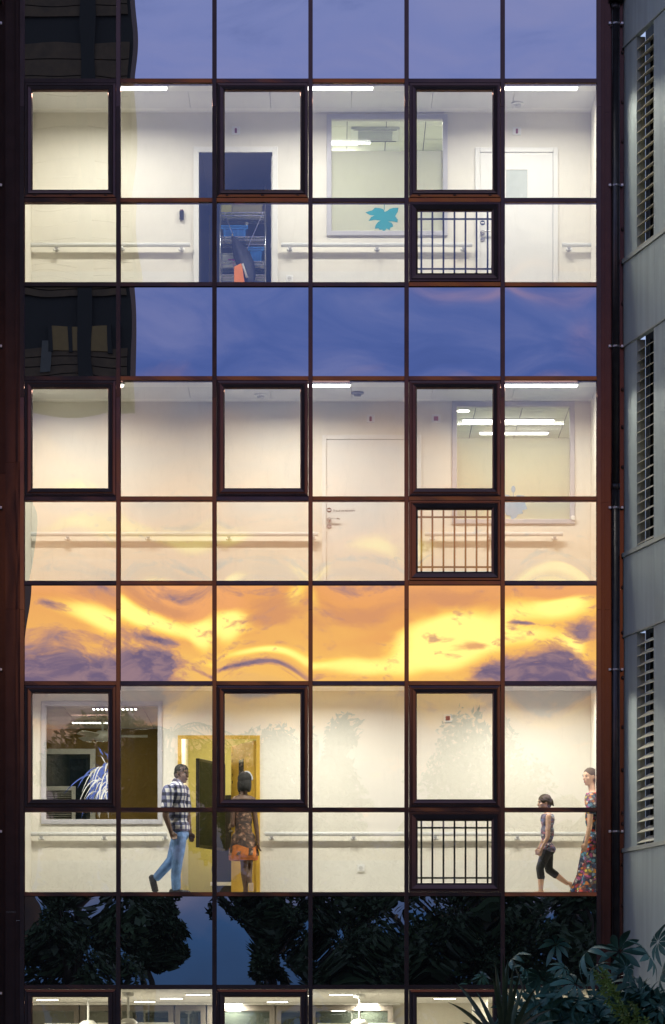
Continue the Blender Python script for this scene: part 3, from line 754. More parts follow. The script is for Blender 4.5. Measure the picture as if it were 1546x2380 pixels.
# ---- handrails
def handrail(u0, u1, v, brk, label):
    d = DW-.085; x0, x1, z = X(u0, d), X(u1, d), Z(v, d)
    t = thing('handrail', label, 'handrail', ((x0+x1)/2, DW, z), 'corridor handrails')
    rl = MB(); n = 14; vs = []
    prof = [(.022*math.cos(a), .030*math.sin(a)) for a in [2*math.pi*k/n for k in range(n)]]
    for xx in (x0, x1): vs += [(xx, d+py, z+pz) for py, pz in prof]
    rl.add(vs, [(k, (k+1) % n, n+(k+1) % n, n+k) for k in range(n)] + [tuple(range(n-1, -1, -1)), tuple(range(n, 2*n))])
    rl.build('rail', M_RAIL, t, smooth=False)
    for ub in brk:
        xb = X(ub, d); b = MB()
        b.box(xb-.024, xb+.024, d-.012, d+.012, z-.055, z-.028); b.box(xb-.020, xb+.020, d-.008, DW-.001, z-.075, z-.052)
        bk = b.build('bracket', M_BRKT, t, bevel=.004)
        for s in (-1, 1):
            MB().tube([(xb+s*.028, d-.014, z-.064), (xb+s*.028, d+.03, z-.064)], .016, 10).build('bracket_cap', pmat('pale bracket cap', (.72,.71,.68), .4), bk, smooth=True)
handrail(62, 442, 569, (131, 283, 422), 'pale handrail left of the store room door on the top floor')
handrail(654, 1098, 569, (674, 877, 1077.6), 'pale handrail under the leaf window on the top floor')
handrail(1306.8, 1386, 569, (1322.8,), 'short pale handrail right of the white door on the top floor')
handrail(62, 739.6, 1241.5, (157.5, 344.7, 532, 728), 'long pale handrail left of the meeting room door on the middle floor')
handrail(987.6, 1308.8, 1241.5, (1005.6, 1139.6, 1289.6), 'pale handrail under the interior window of the middle floor')
handrail(62, 389, 1938.5, (96, 242.4, 384), 'pale handrail left of the ochre door behind the walking man')
handrail(615.2, 1386, 1938.5, (631, 822, 1012, 1203), 'long pale handrail between the ochre door and the two walking women')

# ---- doors
def arch(t, u0, u1, v0, vb, w_, mat, z0, depth=.03):     # door surround in three lengths
    d = DW-depth
    for a, b, c_, e in ((u0, u0+w_, v0, vb), (u1-w_, u1, v0, vb)):
        MB().box(X(a, DW), X(b, DW), d, DW-.0008, z0+.002, Z(c_, DW)).build('door_frame', mat, t, bevel=.004)
    MB().box(X(u0+w_, DW)+.001, X(u1-w_, DW)-.001, d+.002, DW-.0008, Z(v0+w_, DW), Z(v0, DW)).build('door_frame', mat, t, bevel=.004)
def lever(t, u, v, d, dirx=1):
    p = P(u, v, d); 
    h = MB().tube([(p.x, d, p.z), (p.x, d-.012, p.z)], .033, 16).build('handle', M_STEEL, t, smooth=False)
    MB().tube([(p.x, d-.012, p.z+.006), (p.x, d-.045, p.z+.006), (p.x+dirx*.03, d-.055, p.z+.008), (p.x+dirx*.13, d-.055, p.z+.006), (p.x+dirx*.145, d-.045, p.z+.004)], .0095, 8).build('lever', M_STEEL, h, smooth=True)
    MB().tube([(p.x, d, p.z-.088), (p.x, d-.010, p.z-.088)], .031, 16).build('lock', M_STEEL, t)
def door_sign(t, u, v, d, col):
    p = P(u, v, d); r = .033
    s = MB().tube([(p.x, d-.0005, p.z), (p.x, d-.004, p.z)], r, 24).build('door_sign', pmat('navy sign', (.03, .045, .10), .4) if col else pmat('brown sign', (.10, .05, .03), .4), t)
    MB().box(p.x-.022, p.x+.022, d-.0062, d-.0042, p.z-.0075, p.z+.0075).build('sign_bar', M_PLASTW, s)
# top floor: store room door, standing open
zf = ZF['top']
t = thing('door', 'white framed store room door standing open onto shelves, top floor', 'door', P(548, 700, DW))
ORG[t] = t.location.copy()
arch(t, 449.8, 645.8, 341.8, 0, 12.5, M_WHITE, zf)
hx, hy = X(634, DW)-.004, DW+.104; ang = R(96)
dirv = Vector((-math.cos(ang), math.sin(ang), 0)); nrm = Vector((dirv.y, -dirv.x, 0))
leafc = Vector((hx, hy, 0)) + dirv*.46
lf = MB().obox((leafc.x, leafc.y, (zf+Z(356, DW))/2), dirv*.455, nrm*.02, (0, 0, (Z(356, DW)-zf)/2-.006)).build('door_leaf', M_WHITE, t, bevel=.003)
for sz_ in (-.55, -.15, .3, .8):
    c_ = Vector((hx, hy, zf+1.05+sz_)) + dirv*.02 - nrm*.023
    MB().obox(c_, dirv*.014, nrm*.004, (0, 0, .045)).build('hinge', M_STEEL, lf)
hp = Vector((hx, hy, Z(538, DW))) + dirv*.84
MB().tube([hp-nrm*.0 - nrm*.02, hp-nrm*.075, hp-nrm*.075-dirv*.10], .012, 8).build('handle', M_STEEL, lf, smooth=True)
# top floor: closed white door with a glazed slot
t = thing('door', 'closed white door with a glazed panel and round sign, top floor', 'door', P(1200, 700, DW)); ORG[t] = t.location.copy()
arch(t, 1104.6, 1297, 343.4, 0, 11, M_WHITE, zf)
lf = wbox(1116.5, 1285, 354.5, 725, DW-.010, DW-.001).build('door_leaf', M_WHITE, t, bevel=.002)
vp = MB().ring(X(1174, DW), X(1228, DW), Z(466, DW), Z(393, DW), [(0, DW-.011), (0, DW-.018), (.012, DW-.018), (.014, DW-.011)]).build('glazed_panel', M_WHITE, t)
wbox(1176.3, 1225.7, 395.3, 463.7, DW-.013, DW-.0105).build('pane', pmat('frosted pane', (.52, .56, .53), .25, 0, .03), vp)
wbox(1284.6, 1286.6, 354.5, 725, DW-.0095, DW-.0005).build('door_gap', pmat('grey gap strip', (.3, .3, .29), .6), t)  # thin grey strip along the leaf edge
lever(t, 1122, 541, DW-.0105); door_sign(t, 1122, 517.8, DW-.0105, 1)
text_obj('DI', .030, M_DARKT, t, 'lettering', P(1131.5, 520.5, DW-.0125))
# middle floor: meeting room door
zf = ZF['middle']
t = thing('door', 'closed white meeting room door with sign and lever handle, middle floor', 'door', P(864, 1380, DW)); ORG[t] = t.location.copy()
arch(t, 748.5, 979, 1011.5, 0, 10, M_WHITE, zf)
lf = wbox(759.3, 968, 1022, 1415, DW-.010, DW-.001).build('door_leaf', M_WHITE, t, bevel=.002)
wbox(759.3, 968, 1021.4, 1024, DW-.0098, DW-.0005).build('door_gap', MATS['grey gap strip'], t)
lever(t, 765, 1208, DW-.0105); door_sign(t, 765, 1185.5, DW-.0105, 0)
tx = text_obj('S', .038, pmat('brown lettering', (.16, .10, .09), .5), t, 'lettering', P(775.3, 1188.6, DW-.0125))
text_obj('ALLE DE REUNION', .0295, MATS['brown lettering'], t, 'lettering', P(779.8, 1188.6, DW-.0125), spacing=1.10)
# floor with people: ochre door standing open
zf = ZF['low']
t = thing('door', 'ochre yellow door standing open with vertical lettering, beside the walking man', 'door', P(508, 2090, DW)); ORG[t] = t.location.copy()
arch(t, 413.4, 604.4, 1709.4, 0, 8.5, M_YELLOW, zf)
hx, hy = X(592, DW), DW+.104; ang = R(69)
dirv = Vector((-math.cos(ang), math.sin(ang), 0)); nrm = Vector((-dirv.y, dirv.x, 0))   # nrm faces the corridor
if nrm.y > 0: nrm = -nrm
zt_ = Z(1719.5, DW); lw_ = .93
lc = Vector((hx, hy, (zf+zt_)/2+.004)) + dirv*lw_/2
lf = MB().obox(lc, dirv*lw_/2, nrm*.02, (0, 0, (zt_-zf)/2-.008)).build('door_leaf', M_YELLOW, t, bevel=.003)
gp = MB().obox(Vector((hx, hy, Z(1835, DW))) + dirv*.50 + nrm*.0215, dirv*.10, nrm*.002, (0, 0, .46)).build('glazed_panel', pmat('dark pane', (.05, .045, .04), .15), t)
hl = Vector((hx, hy, Z(1919, DW)-.02)) + dirv*.86 + nrm*.02
hb = MB().tube([hl, hl+nrm*.05, hl+nrm*.055-dirv*.12], .011, 8).build('handle', M_STEEL, t, smooth=True)
lk = hl + Vector((0, 0, -.12)); MB().tube([lk, lk+nrm*.012], .026, 14).build('lock', M_STEEL, t)
for i, ch in enumerate('SALON FAMILLES'):
    if ch == ' ': continue
    zz = Z(q5(0, 300)[1], DW+.9) - i*.0985 - .02
    pp = Vector((hx, hy, zz)) + dirv*.90 + nrm*.0225
    text_obj(ch, .062, pmat('black lettering', (.03, .025, .02), .5), t, 'lettering', pp, (R(90), 0, math.atan2(-dirv.y, -dirv.x)))

# ---- interior windows
M_PIN = glass_mat('interior pane', .045)
def inner_window(u0, u1, v0, v1, label, film=None):
    z0, z1, x0, x1 = Z(v1, DW), Z(v0, DW), X(u0, DW), X(u1, DW)
    t = thing('interior_window', label, 'window', ((x0+x1)/2, DW, z0))
    MB().ring(x0, x1, z0, z1, [(0, DW-.0008), (0, DW-.022), (.006, DW-.027), (.060, DW-.027), (.066, DW-.02), (.068, DW+.09)]).build('frame', M_DGREY, t)
    MB().box(x0+.066, x1-.066, DW+.040, DW+.046, z0+.066, z1-.066).build('pane', M_PIN, t)
    if film:
        MB().box(x0+.067, x1-.067, DW+.030, DW+.0395, z0+.067, Z(film, DW)).build('frosted_film', MATS.get('frosted film') or film_mat(), t)
    return t
def film_mat():
    m = bpy.data.materials.new('frosted film'); m.use_nodes = True; tt = NT(m.node_tree); tt.n.clear()
    o = tt.new('ShaderNodeOutputMaterial'); d = tt.new('ShaderNodeBsdfDiffuse'); d.inputs[0].default_value = (.80, .80, .66, 1)
    tl = tt.new('ShaderNodeBsdfTranslucent'); tl.inputs[0].default_value = (.80, .82, .68, 1)
    x = tt.new('ShaderNodeMixShader'); x.inputs[0].default_value = .45; tt.l.new(d.outputs[0], x.inputs[1]); tt.l.new(tl.outputs[0], x.inputs[2]); tt.l.new(x.outputs[0], o.inputs[0])
    MATS['frosted film'] = m; return m
iw1 = inner_window(759.5, 1040.4, 265.9, 548.3, 'grey framed interior window with turquoise leaf, top floor', 349)
iw2 = inner_window(1050.8, 1336, 933.5, 1218, 'grey framed interior window with frosted film and pale blue leaf, middle floor', 1018)
iw3 = inner_window(95.6, 377.9, 1630, 1916, 'grey framed interior window showing a ceiling fan, left of the walking man')
# leaf stickers
def sticker(pts, conv, mat, label, shift):
    pp = [conv(*p) for p in pts]; xz = [(X(u, DW), Z(v, DW)) for u, v in pp]
    o = MB().prism(xz, DW+.0265, DW+.029).build('leaf_sticker', mat)
    tag(o, label, 'sticker'); ORG[o] = Vector((0, 0, 0)); return o
LEAF1 = [(1230,962),(1222,945),(1200,937),(1165,934),(1150,950),(1102,965),(1130,982),(1162,986),(1140,997),(1123,1022),(1165,1014),(1204,1020),(1185,1030),(1170,1050),(1164,1074),(1190,1070),(1196,1081),(1214,1079),(1222,1095),(1236,1082),(1244,1071),(1262,1084),(1268,1066),(1286,1060),(1284,1046),(1276,1034),(1250,1026),(1280,1024),(1316,1032),(1318,1014),(1300,990),(1318,960),(1322,934),(1290,935),(1264,941),(1246,955)]
s1 = sticker(LEAF1, q2, pmat('turquoise film', (.015, .28, .34), .5, 0, .06), 'turquoise leaf shaped sticker on the top floor interior window', 0)
MB().box(X(q2(1226,0)[0], DW), X(q2(1230,0)[0], DW), DW+.0265, DW+.029, Z(q2(0,950)[1], DW), Z(q2(0,880)[1], DW)).build('stem', MATS['turquoise film'], s1)
LEAF2 = [(665,765),(690,748),(725,752),(745,770),(732,790),(746,830),(715,838),(722,855),(692,862),(682,880),(657,890),(645,870),(625,866),(612,840),(584,832),(597,790),(584,765),(610,745),(640,750)]
s2 = sticker(LEAF2, q6, pmat('grey blue film', (.28, .42, .55), .5, 0, .03), 'grey blue flower sticker on the middle floor interior window', 0)
bud = [(665+12*math.sin(a), 715-20*math.cos(a)) for a in [2*math.pi*k/12 for k in range(12)]]
MB().prism([(X(q6(*p)[0], DW), Z(q6(*p)[1], DW)) for p in bud], DW+.0265, DW+.029).build('bud', MATS['grey blue film'], s2)
MB().box(X(q6(663,0)[0], DW), X(q6(667,0)[0], DW), DW+.0265, DW+.029, Z(q6(0,770)[1], DW), Z(q6(0,730)[1], DW)).build('stem', MATS['grey blue film'], s2)
# spiky plant sticker: blue blades with pale ones between
rr = random.Random(4); cu0, cv0 = q4(830, 800)
pl = thing('plant_sticker', 'blue and white spiky plant sticker on the interior window by the ceiling fan', 'sticker', P(cu0, q4(0, 1290)[1], DW))
ORG[pl] = pl.location.copy()
for k in range(96):
    blue = k % 3 < 2; up_ = k < 10
    a = rr.uniform(-1.0, 1.0) * (abs(rr.gauss(.6, .3))); L = rr.uniform(120, 430)
    x0_, y0 = 825 + rr.uniform(-60, 50), 800 + rr.uniform(0, 260)
    mbp = MB(); n = 8; top = []; bot = []; cv = rr.uniform(.4, 1.2)
    for j in range(n+1):
        s = j/n
        if up_: xx, yy = x0_ + a*70*s - 40*s, y0 - 90 - rr.uniform(.9, 1.1)*L*.20*s
        else: xx, yy = x0_ + a*L*.62*(s**.8) - 70*s, y0 - 50*math.sin(s*1.8)*cv + L*(.25+.6*cv)*s**2
        wd = (8 if blue else 4.2)*math.sin(math.pi*min(1, s*.9+.1))+.6
        top.append((xx-wd, yy-wd*.3)); bot.append((xx+wd, yy+wd*.3))
    pts = top + bot[::-1]; xz = []
    for p in pts:
        u, v = q4(min(max(p[0], 300), 1260), min(p[1], 1300)); xz.append((X(u, DW), Z(v, DW)))
    yy_ = DW + (.026 if blue else .0245) - k*.00001
    mbp.prism(xz, yy_, yy_+.001).build('blade', pmat('blue film', (.07, .12, .42), .5) if blue else M_PLASTW, pl)

# ---- small wall devices
def device(name, u, v, w_, h_, label, cat, kind):
    p = P(u, v, DW); t = thing(name, label, cat, (p.x, DW, p.z))
    if kind == 'black':
        MB().box(p.x-w_, p.x+w_, DW-.045, DW-.001, p.z-h_, p.z+h_).build('body', M_BLACK, t, bevel=.01)
        MB().box(p.x-w_*.6, p.x+w_*.6, DW-.03, DW-.002, p.z+h_+.001, p.z+h_+.012).build('indicator', M_PLASTR, t)
        return
    MB().box(p.x-w_, p.x+w_, DW-.026, DW-.001, p.z-h_, p.z+h_).build('plate', M_PLASTW, t, bevel=.006)
    if kind == 'alarm':
        MB().box(p.x-.016, p.x+.016, DW-.045, DW-.027, p.z-.040, p.z+.028).build('lens', M_PLASTR, t, bevel=.014)
    elif kind == 'call':
        MB().box(p.x-.030, p.x+.030, DW-.032, DW-.027, p.z-.030, p.z+.030).build('button', pmat('red button', (.28, .05, .04), .4), t, bevel=.004)
    elif kind == 'socket':
        rg = MB().tube([(p.x, DW-.030, p.z), (p.x, DW-.0265, p.z)], .030, 18).build('socket_well', pmat('grey socket', (.62, .62, .60), .5), t)
        for dx in (-.010, .010): MB().tube([(p.x+dx, DW-.033, p.z), (p.x+dx, DW-.0305, p.z)], .004, 6).build('hole', M_BLACK, rg)
device('alarm_light', 548.5, 304, .058, .055, 'white alarm light with dark lens above the store room door', 'alarm', 'alarm')
device('alarm_light', 1201.5, 305, .058, .055, 'white alarm light with dark lens above the closed white door', 'alarm', 'alarm')
device('alarm_light', 861.5, 973.5, .055, .055, 'white alarm light with red lens above the meeting room door', 'alarm', 'alarm')
device('call_point', 1013.5, 973.5, .060, .058, 'white call point with red square on the middle floor', 'alarm', 'call')
device('call_point', 1041, 1670, .060, .058, 'white call point with red square above the people corridor', 'alarm', 'call')
device('card_reader', 422.5, 501, .030, .066, 'small black card reader left of the store room door', 'card reader', 'black')
device('wall_socket', 673, 648, .048, .048, 'white wall socket low on the top floor wall', 'socket', 'socket')
device('wall_socket', 839, 2018, .050, .050, 'white wall socket low on the wall right of the ochre door', 'socket', 'socket')
p = P(1332, 1204, DW-.03); kb = MB().tube([(p.x, DW-.0275, p.z), (p.x, DW-.05, p.z)], .034, 18).build('door_stop', M_PLASTW, bevel=.01)
tag(kb, 'round white knob at the lower right corner of the middle floor interior window', 'knob')
def detector(u, d, fl, label, dark=False):
    zc = ZC[fl]; x = X(u, d); t = thing('smoke_detector', label, 'detector', (x, d, zc))
    MB().tube([(x, d, zc-.001), (x, d, zc-.022), (x, d, zc-.026)], [.085, .085, .07], 20).build('base', pmat('grey grille', (.22, .23, .26), .5) if dark else M_PLASTW, t)
    MB().tube([(x, d, zc-.0265), (x, d, zc-.055)], [.055, .045], 18).build('chamber', pmat('grey grille', (.22,.23,.26)) if dark else pmat('grey plastic', (.55, .55, .55), .5), t)
detector(1203, 1.0, 'top', 'white smoke detector on the top floor corridor ceiling')
detector(831, .80, 'middle', 'dark round ceiling vent in the middle floor corridor', True)
detector(606, .95, 'middle', 'white smoke detector on the middle floor corridor ceiling')

# ---- store room contents
SD = 2.45
sh = thing('wire_shelving', 'chrome wire shelving unit inside the store room', 'shelf', P(565, 700, SD)); ORG[sh] = sh.location.copy()
zf = ZF['top']; xa, xb = X(qs(270, 0)[0], SD), X(qs(1148, 0)[0], SD); ya, yb = SD, SD+.45
M_CHROME = pmat('chrome wire', (.75, .76, .78), .2, 1.0, .03)
for xx in (xa, xb):
    for yy in (ya, yb): MB().tube([(xx, yy, zf), (xx, yy, Z(430, SD))], .014, 8).build('post', M_CHROME, sh, smooth=True)
SHV = [Z(qs(0, y)[1], SD) for y in (375, 848, 1325, 1580)]
for zz in SHV:
    s_ = MB()
    for yy in (ya, yb):
        s_.tube([(xa, yy, zz), (xb, yy, zz)], .006, 6); s_.tube([(xa, yy, zz-.045), (xb, yy, zz-.045)], .005, 6)
        n = 14; s_.tube([(xa+(xb-xa)*k/n, yy, zz-(.045 if k % 2 else 0)) for k in range(n+1)], .0035, 5)
    for k in range(9): s_.tube([(xa, ya+(yb-ya)*k/8, zz+.003), (xb, ya+(yb-ya)*k/8, zz+.003)], .003, 5)
    s_.build('shelf', M_CHROME, sh)
for (a, b) in (((350, 390), (525, 815)), ((1095, 385), (800, 1080))):
    p0, p1 = P(*qs(*a), SD-.03), P(*qs(*b), SD-.03); MB().tube([p0, p1], .006, 6).build('brace', M_CHROME, sh)
M_BLUE = pmat('blue crate plastic', (.02, .24, .80), .4, 0, .06)
def crate(x0, x1, z0, z1, y0, y1, label):
    t = thing('storage_crate', label, 'crate', ((x0+x1)/2, y0, z0)); tp = .03
    b = MB(); b.add([(x0+tp,y0+tp,z0),(x1-tp,y0+tp,z0),(x1-tp,y1-tp,z0),(x0+tp,y1-tp,z0),(x0,y0,z1),(x1,y0,z1),(x1,y1,z1),(x0,y1,z1)],
                    [(0,3,2,1),(0,1,5,4),(1,2,6,5),(2,3,7,6),(3,0,4,7),(4,5,6,7)]); b.build('tub', M_BLUE, t)
    MB().ring(x0-.012, x1+.012, z1-.05, z1+.002, [(0, y0+.02), (0, y0-.012), (.05*.4, y0-.012), (.02, y0)]).build('rim', M_BLUE, t)
    for k in range(4):
        xx = x0+.04+(x1-x0-.08)*k/3; MB().obox((xx, y0+.006, (z0+z1)/2-.03), (.012, 0, 0), (0, .014, 0), (0, 0, (z1-z0)*.36)).build('rib', M_BLUE, t)
def sp(x, y): return P(*qs(x, y), SD)
crate(sp(300,0).x, sp(795,0).x, SHV[1]+.007, sp(0,620).z, SD+.03, SD+.38, 'wide blue plastic crate on the middle shelf of the store room')
crate(sp(830,0).x, sp(1105,0).x, SHV[2]+.007, sp(0,1040).z, SD+.03, SD+.36, 'tall blue plastic bin on the lower shelf of the store room')
def carton(x0, x1, yb_, yt, shelf, mat, label, nm='storage_box', n=1, cat='box'):
    a, b, zt = sp(x0,0).x, sp(x1,0).x, sp(0,yt).z
    t = thing(nm, label, cat, ((a+b)/2, SD+.05, SHV[shelf]+.007))
    MB().box(a, b, SD+.04, SD+.36, SHV[shelf]+.007, zt).build('body', mat, t, bevel=.006)
    MB().box(a-.004, b+.004, SD+.034, SD+.365, zt+.001, zt+.018).build('lid', mat, t, bevel=.004)
carton(290, 495, 0, 215, 0, pmat('yellow files', (.62, .60, .15), .6, 0, .2, 30, stretch=(30, 1, 1)), 'bright yellow file box on the top store room shelf')
carton(505, 1090, 0, 235, 0, pmat('olive card', (.42, .39, .18), .7, 0, .08), 'long olive carton on the top store room shelf')
carton(310, 515, 0, 1180, 2, pmat('pale grey plastic', (.52, .56, .55), .5, 0, .05), 'pale grey box on the lower store room shelf')
carton(428, 560, 0, 1292, 2, pmat('magenta plastic', (.5, .08, .45), .5, 0, .05), 'small magenta case on the lower store room shelf')
roll = MB().tube([sp(745, 640)+Vector((0, .2, 0)), sp(790, 500)+Vector((0, .2, 0))], .022, 10).build('paper_roll', M_PLASTW, smooth=True); tag(roll, 'white paper roll sticking out of the wide blue crate', 'roll')
# folded dark canopy leaning in the doorway and an orange wedge sign
ud = thing('folded_parasol', 'folded dark navy parasol leaning inside the store room doorway', 'parasol', P(565, 715, 2.3)); ORG[ud] = ud.location.copy()
def s2p(x, y, d): return P(*qs(x, y), d)
pts = [s2p(515, 840, 2.35), s2p(600, 1000, 2.3), s2p(690, 1200, 2.25), s2p(770, 1400, 2.2), s2p(830, 1600, 2.15), s2p(850, 1730, 2.12)]
pts.append(Vector((pts[-1].x+.02, 2.1, ZF['top']+.01)))
mbq = MB(); n = 14; vs = []
for i, (p, r0) in enumerate(zip(pts, [.012, .06, .10, .11, .085, .06, .02])):
    for k in range(n): a = 2*math.pi*k/n; r1 = r0*(1+.22*math.cos(a*4+i*.4)); vs.append((p.x+r1*math.cos(a), p.y+r1*.6*math.sin(a), p.z+r1*.25*math.cos(a)))
mbq.add(vs, [(i*n+k, i*n+(k+1) % n, (i+1)*n+(k+1) % n, (i+1)*n+k) for i in range(len(pts)-1) for k in range(n)])
mbq.build('canopy', pmat('navy fabric', (.02, .025, .06), .6, 0, .25, 20), ud, smooth=True)
MB().tube([s2p(500, 800, 2.36), s2p(520, 850, 2.35)], .010, 8).build('tip', M_STEEL, ud, smooth=True)
MB().tube([s2p(705, 1375, 2.12), s2p(790, 1640, 2.08)], .016, 8).build('strap', M_PLASTW, ud, smooth=True)
og = MB(); zl = ZF['top']+.002
oq = [(sp(545,0).x, zl), (sp(815,0).x, zl), (s2p(690, 1450, 2.2).x, s2p(690, 1450, 2.2).z), (s2p(555, 1520, 2.2).x, s2p(555, 1520, 2.2).z)]
oq = [(s2p(545, 0, 2.2).x, zl), (s2p(840, 0, 2.2).x, zl), oq[2], oq[3]]
wf = thing('floor_sign', 'orange folding floor sign standing in the store room doorway', 'sign', (oq[0][0], 2.3, zl))
MB().prism(oq, 1.92, 1.945).build('panel', pmat('orange plastic', (.80, .22, .03), .45, 0, .05), wf, bevel=.004)
MB().prism([(x+.01, z) for x, z in oq], 2.05, 2.075).build('panel', MATS['orange plastic'], wf, bevel=.004)
MB().box(oq[3][0]+.01, oq[2][0]-.01, 1.946, 2.049, oq[3][1]-.06, oq[3][1]-.03).build('hinge', M_PLASTW, wf)
bm_ = thing('hanging_broom', 'broom hanging on the left wall of the store room', 'broom', P(488, 540, 4.2)); ORG[bm_] = bm_.location.copy()
pb = P(487, 500, 4.0); MB().tube([pb, (pb.x, pb.y, pb.z-1.15)], .014, 8).build('handle', pmat('pale wood', (.5, .46, .25), .6), bm_, smooth=True)
MB().box(pb.x-.03, pb.x+.05, pb.y-.14, pb.y+.14, pb.z-1.28, pb.z-1.15).build('brush', pmat('yellow bristles', (.55, .5, .08), .8), bm_)

# ---- treatment room (top floor): air conditioner, lamps, second ceiling lamp
zc = ZC['top']+.02
ac = thing('ceiling_cassette', 'square ceiling air conditioner grille in the top floor room', 'air conditioner', (X(872, 2.6), 2.6, zc))
xm = X(872, 2.6); AZ = zc
MB().box(xm-.34, xm+.34, 2.26, 2.92, AZ-.035, AZ-.001).build('panel', pmat('cassette panel', (.60, .60, .54), .5), ac, bevel=.01)
for k in range(9): MB().box(xm-.24, xm+.24, 2.36+k*.055, 2.385+k*.055, AZ-.045, AZ-.0355).build('slat', pmat('grille slat', (.40, .40, .37), .5), ac)
for yy in (2.285, 2.88): MB().box(xm-.30, xm+.30, yy-.012, yy+.012, AZ-.041, AZ-.0355).build('air_slot', M_GASKET, ac)
linear_light(X(752, 2.95), X(833, 2.95), 2.98, 3.05, zc, 'linear ceiling light inside the top floor room', 24, 'room lights', (1, .95, .78))
linear_light(X(900, 2.0), X(1010, 2.0), 1.75, 1.83, zc, 'second linear ceiling light inside the top floor room near the glass', 34, 'room lights', (1, .95, .78))
p = P(795, 366, 3.5); MB().box(X(760, 3.5), X(824, 3.5), 3.50, 3.545, p.z-.02, p.z+.012).build('diffuser', L_DOWN, (wlm := thing('glow_bar', 'short horizontal glowing bar inside the top floor room', 'glowing bar', (p.x, 3.55, p.z))))  # bare glowing bar set on the back wall, no fixture around it
# ---- meeting room (middle floor)
zc = ZC['middle']+.02
linear_light(X(1076, 2.85), X(1287, 2.85), 2.80, 2.88, zc, 'nearer linear ceiling light inside the middle floor room', 22, 'room lights', (1, .95, .76))
linear_light(X(1116, 3.8), X(1274, 3.8), 3.76, 3.84, zc, 'farther linear ceiling light inside the middle floor room', 22, 'room lights', (1, .95, .76))
def downlight(x, y, z, r, label, power, grp):
    t = thing('downlight', label, 'ceiling light', (x, y, z), grp)
    MB().tube([(x, y, z-.001), (x, y, z-.016)], r*1.12, 24).build('trim', M_PLASTW, t)
    MB().tube([(x, y, z-.0165), (x, y, z-.022)], r, 24).build('diffuser', L_DOWN, t)
    if power: area('lamp', (x, y, z-.024), r*1.6, r*1.6, power, (1, .93, .76), t)
downlight(X(1077, 2.15), 2.15, zc, .085, 'round downlight inside the middle floor room', 0, 'round downlights')
bx_ = MB().box(X(1290, 4.6), X(1420, 4.6), 4.3, 5.19, Z(1010, 4.4)-.25, zc-.002).build('ceiling_box', M_GREENW); struct(bx_)
# ---- staff room (people floor)
zc = ZC['low']+.02
def led_strip(u0, u1, d, label):
    t = thing('cell_light', label, 'ceiling light', (X((u0+u1)/2, d), d, zc), 'staff room lights'); x0, x1 = X(u0, d), X(u1, d)
    MB().box(x0, x1, d-.10, d+.10, zc-.03, zc-.001).build('housing', pmat('lamp tray', (.45, .45, .42), .5), t)
    n = 11
    for j in (-1, 1):
        for k in range(n):
            xx = x0+.03+(x1-x0-.06)*k/(n-1); MB().box(xx-.014, xx+.014, d+j*.05-.02, d+j*.05+.02, zc-.037, zc-.0305).build('cell', L_LED, t)
    area('lamp', ((x0+x1)/2, d, zc-.04), x1-x0, .16, 7, (1, .93, .74), t)
led_strip(213, 320, 3.8, 'nearer ceiling light with rows of bright cells in the staff room')
led_strip(166, 252, 5.8, 'farther ceiling light with rows of bright cells in the staff room')
def fan(x, y, z0, drop, r, label, n=3, a0=.2, nm='ceiling_fan'):
    t = thing(nm, label, 'fan', (x, y, z0), 'white ceiling fans')
    MB().tube([(x, y, z0-.001), (x, y, z0-.05), (x, y, z0-.075)], [.085, .08, .025], 18).build('canopy', M_PLASTW, t, smooth=False)
    MB().tube([(x, y, z0-.075), (x, y, z0-drop)], .016, 10).build('rod', M_PLASTW, t, smooth=True)
    zz = z0-drop
    MB().tube([(x, y, zz+.05), (x, y, zz+.045), (x, y, zz), (x, y, zz-.06), (x, y, zz-.10), (x, y, zz-.115)], [.03, .075, .13, .135, .10, .02], 20).build('motor', M_PLASTW, t, smooth=True)
    for k in range(n):
        a = a0+2*math.pi*k/n; ex = Vector((math.cos(a), math.sin(a), 0)); ey = Vector((-math.sin(a), math.cos(a), 0)); up = Vector((0, 0, 1))
        c0 = Vector((x, y, zz-.03)); vs = []
        for s, wd in ((.10, .035), (.20, .05), (.35, .075), (r*.8, .070), (r, .045)):
            for e in (-1, 1):
                for h in (.004, -.004): vs.append(c0+ex*s+ey*wd*e+up*(h+e*.02))
        fs = []
        for i in range(4): q = i*4; fs += [(q, q+4, q+6, q+2), (q+1, q+3, q+7, q+5), (q, q+1, q+5, q+4), (q+2, q+6, q+7, q+3)]
        fs += [(0, 2, 3, 1), (16, 17, 19, 18)]
        MB().add(vs, fs).build('blade', pmat('white fan blade', (.72, .71, .66), .45), t)
pf = P(238.7, 1663, 4.8); fan(pf.x, 4.8, zc, zc-P(238, 1706, 4.8).z, .66, 'white ceiling fan inside the staff room window, left of the walking man', 3, .05)
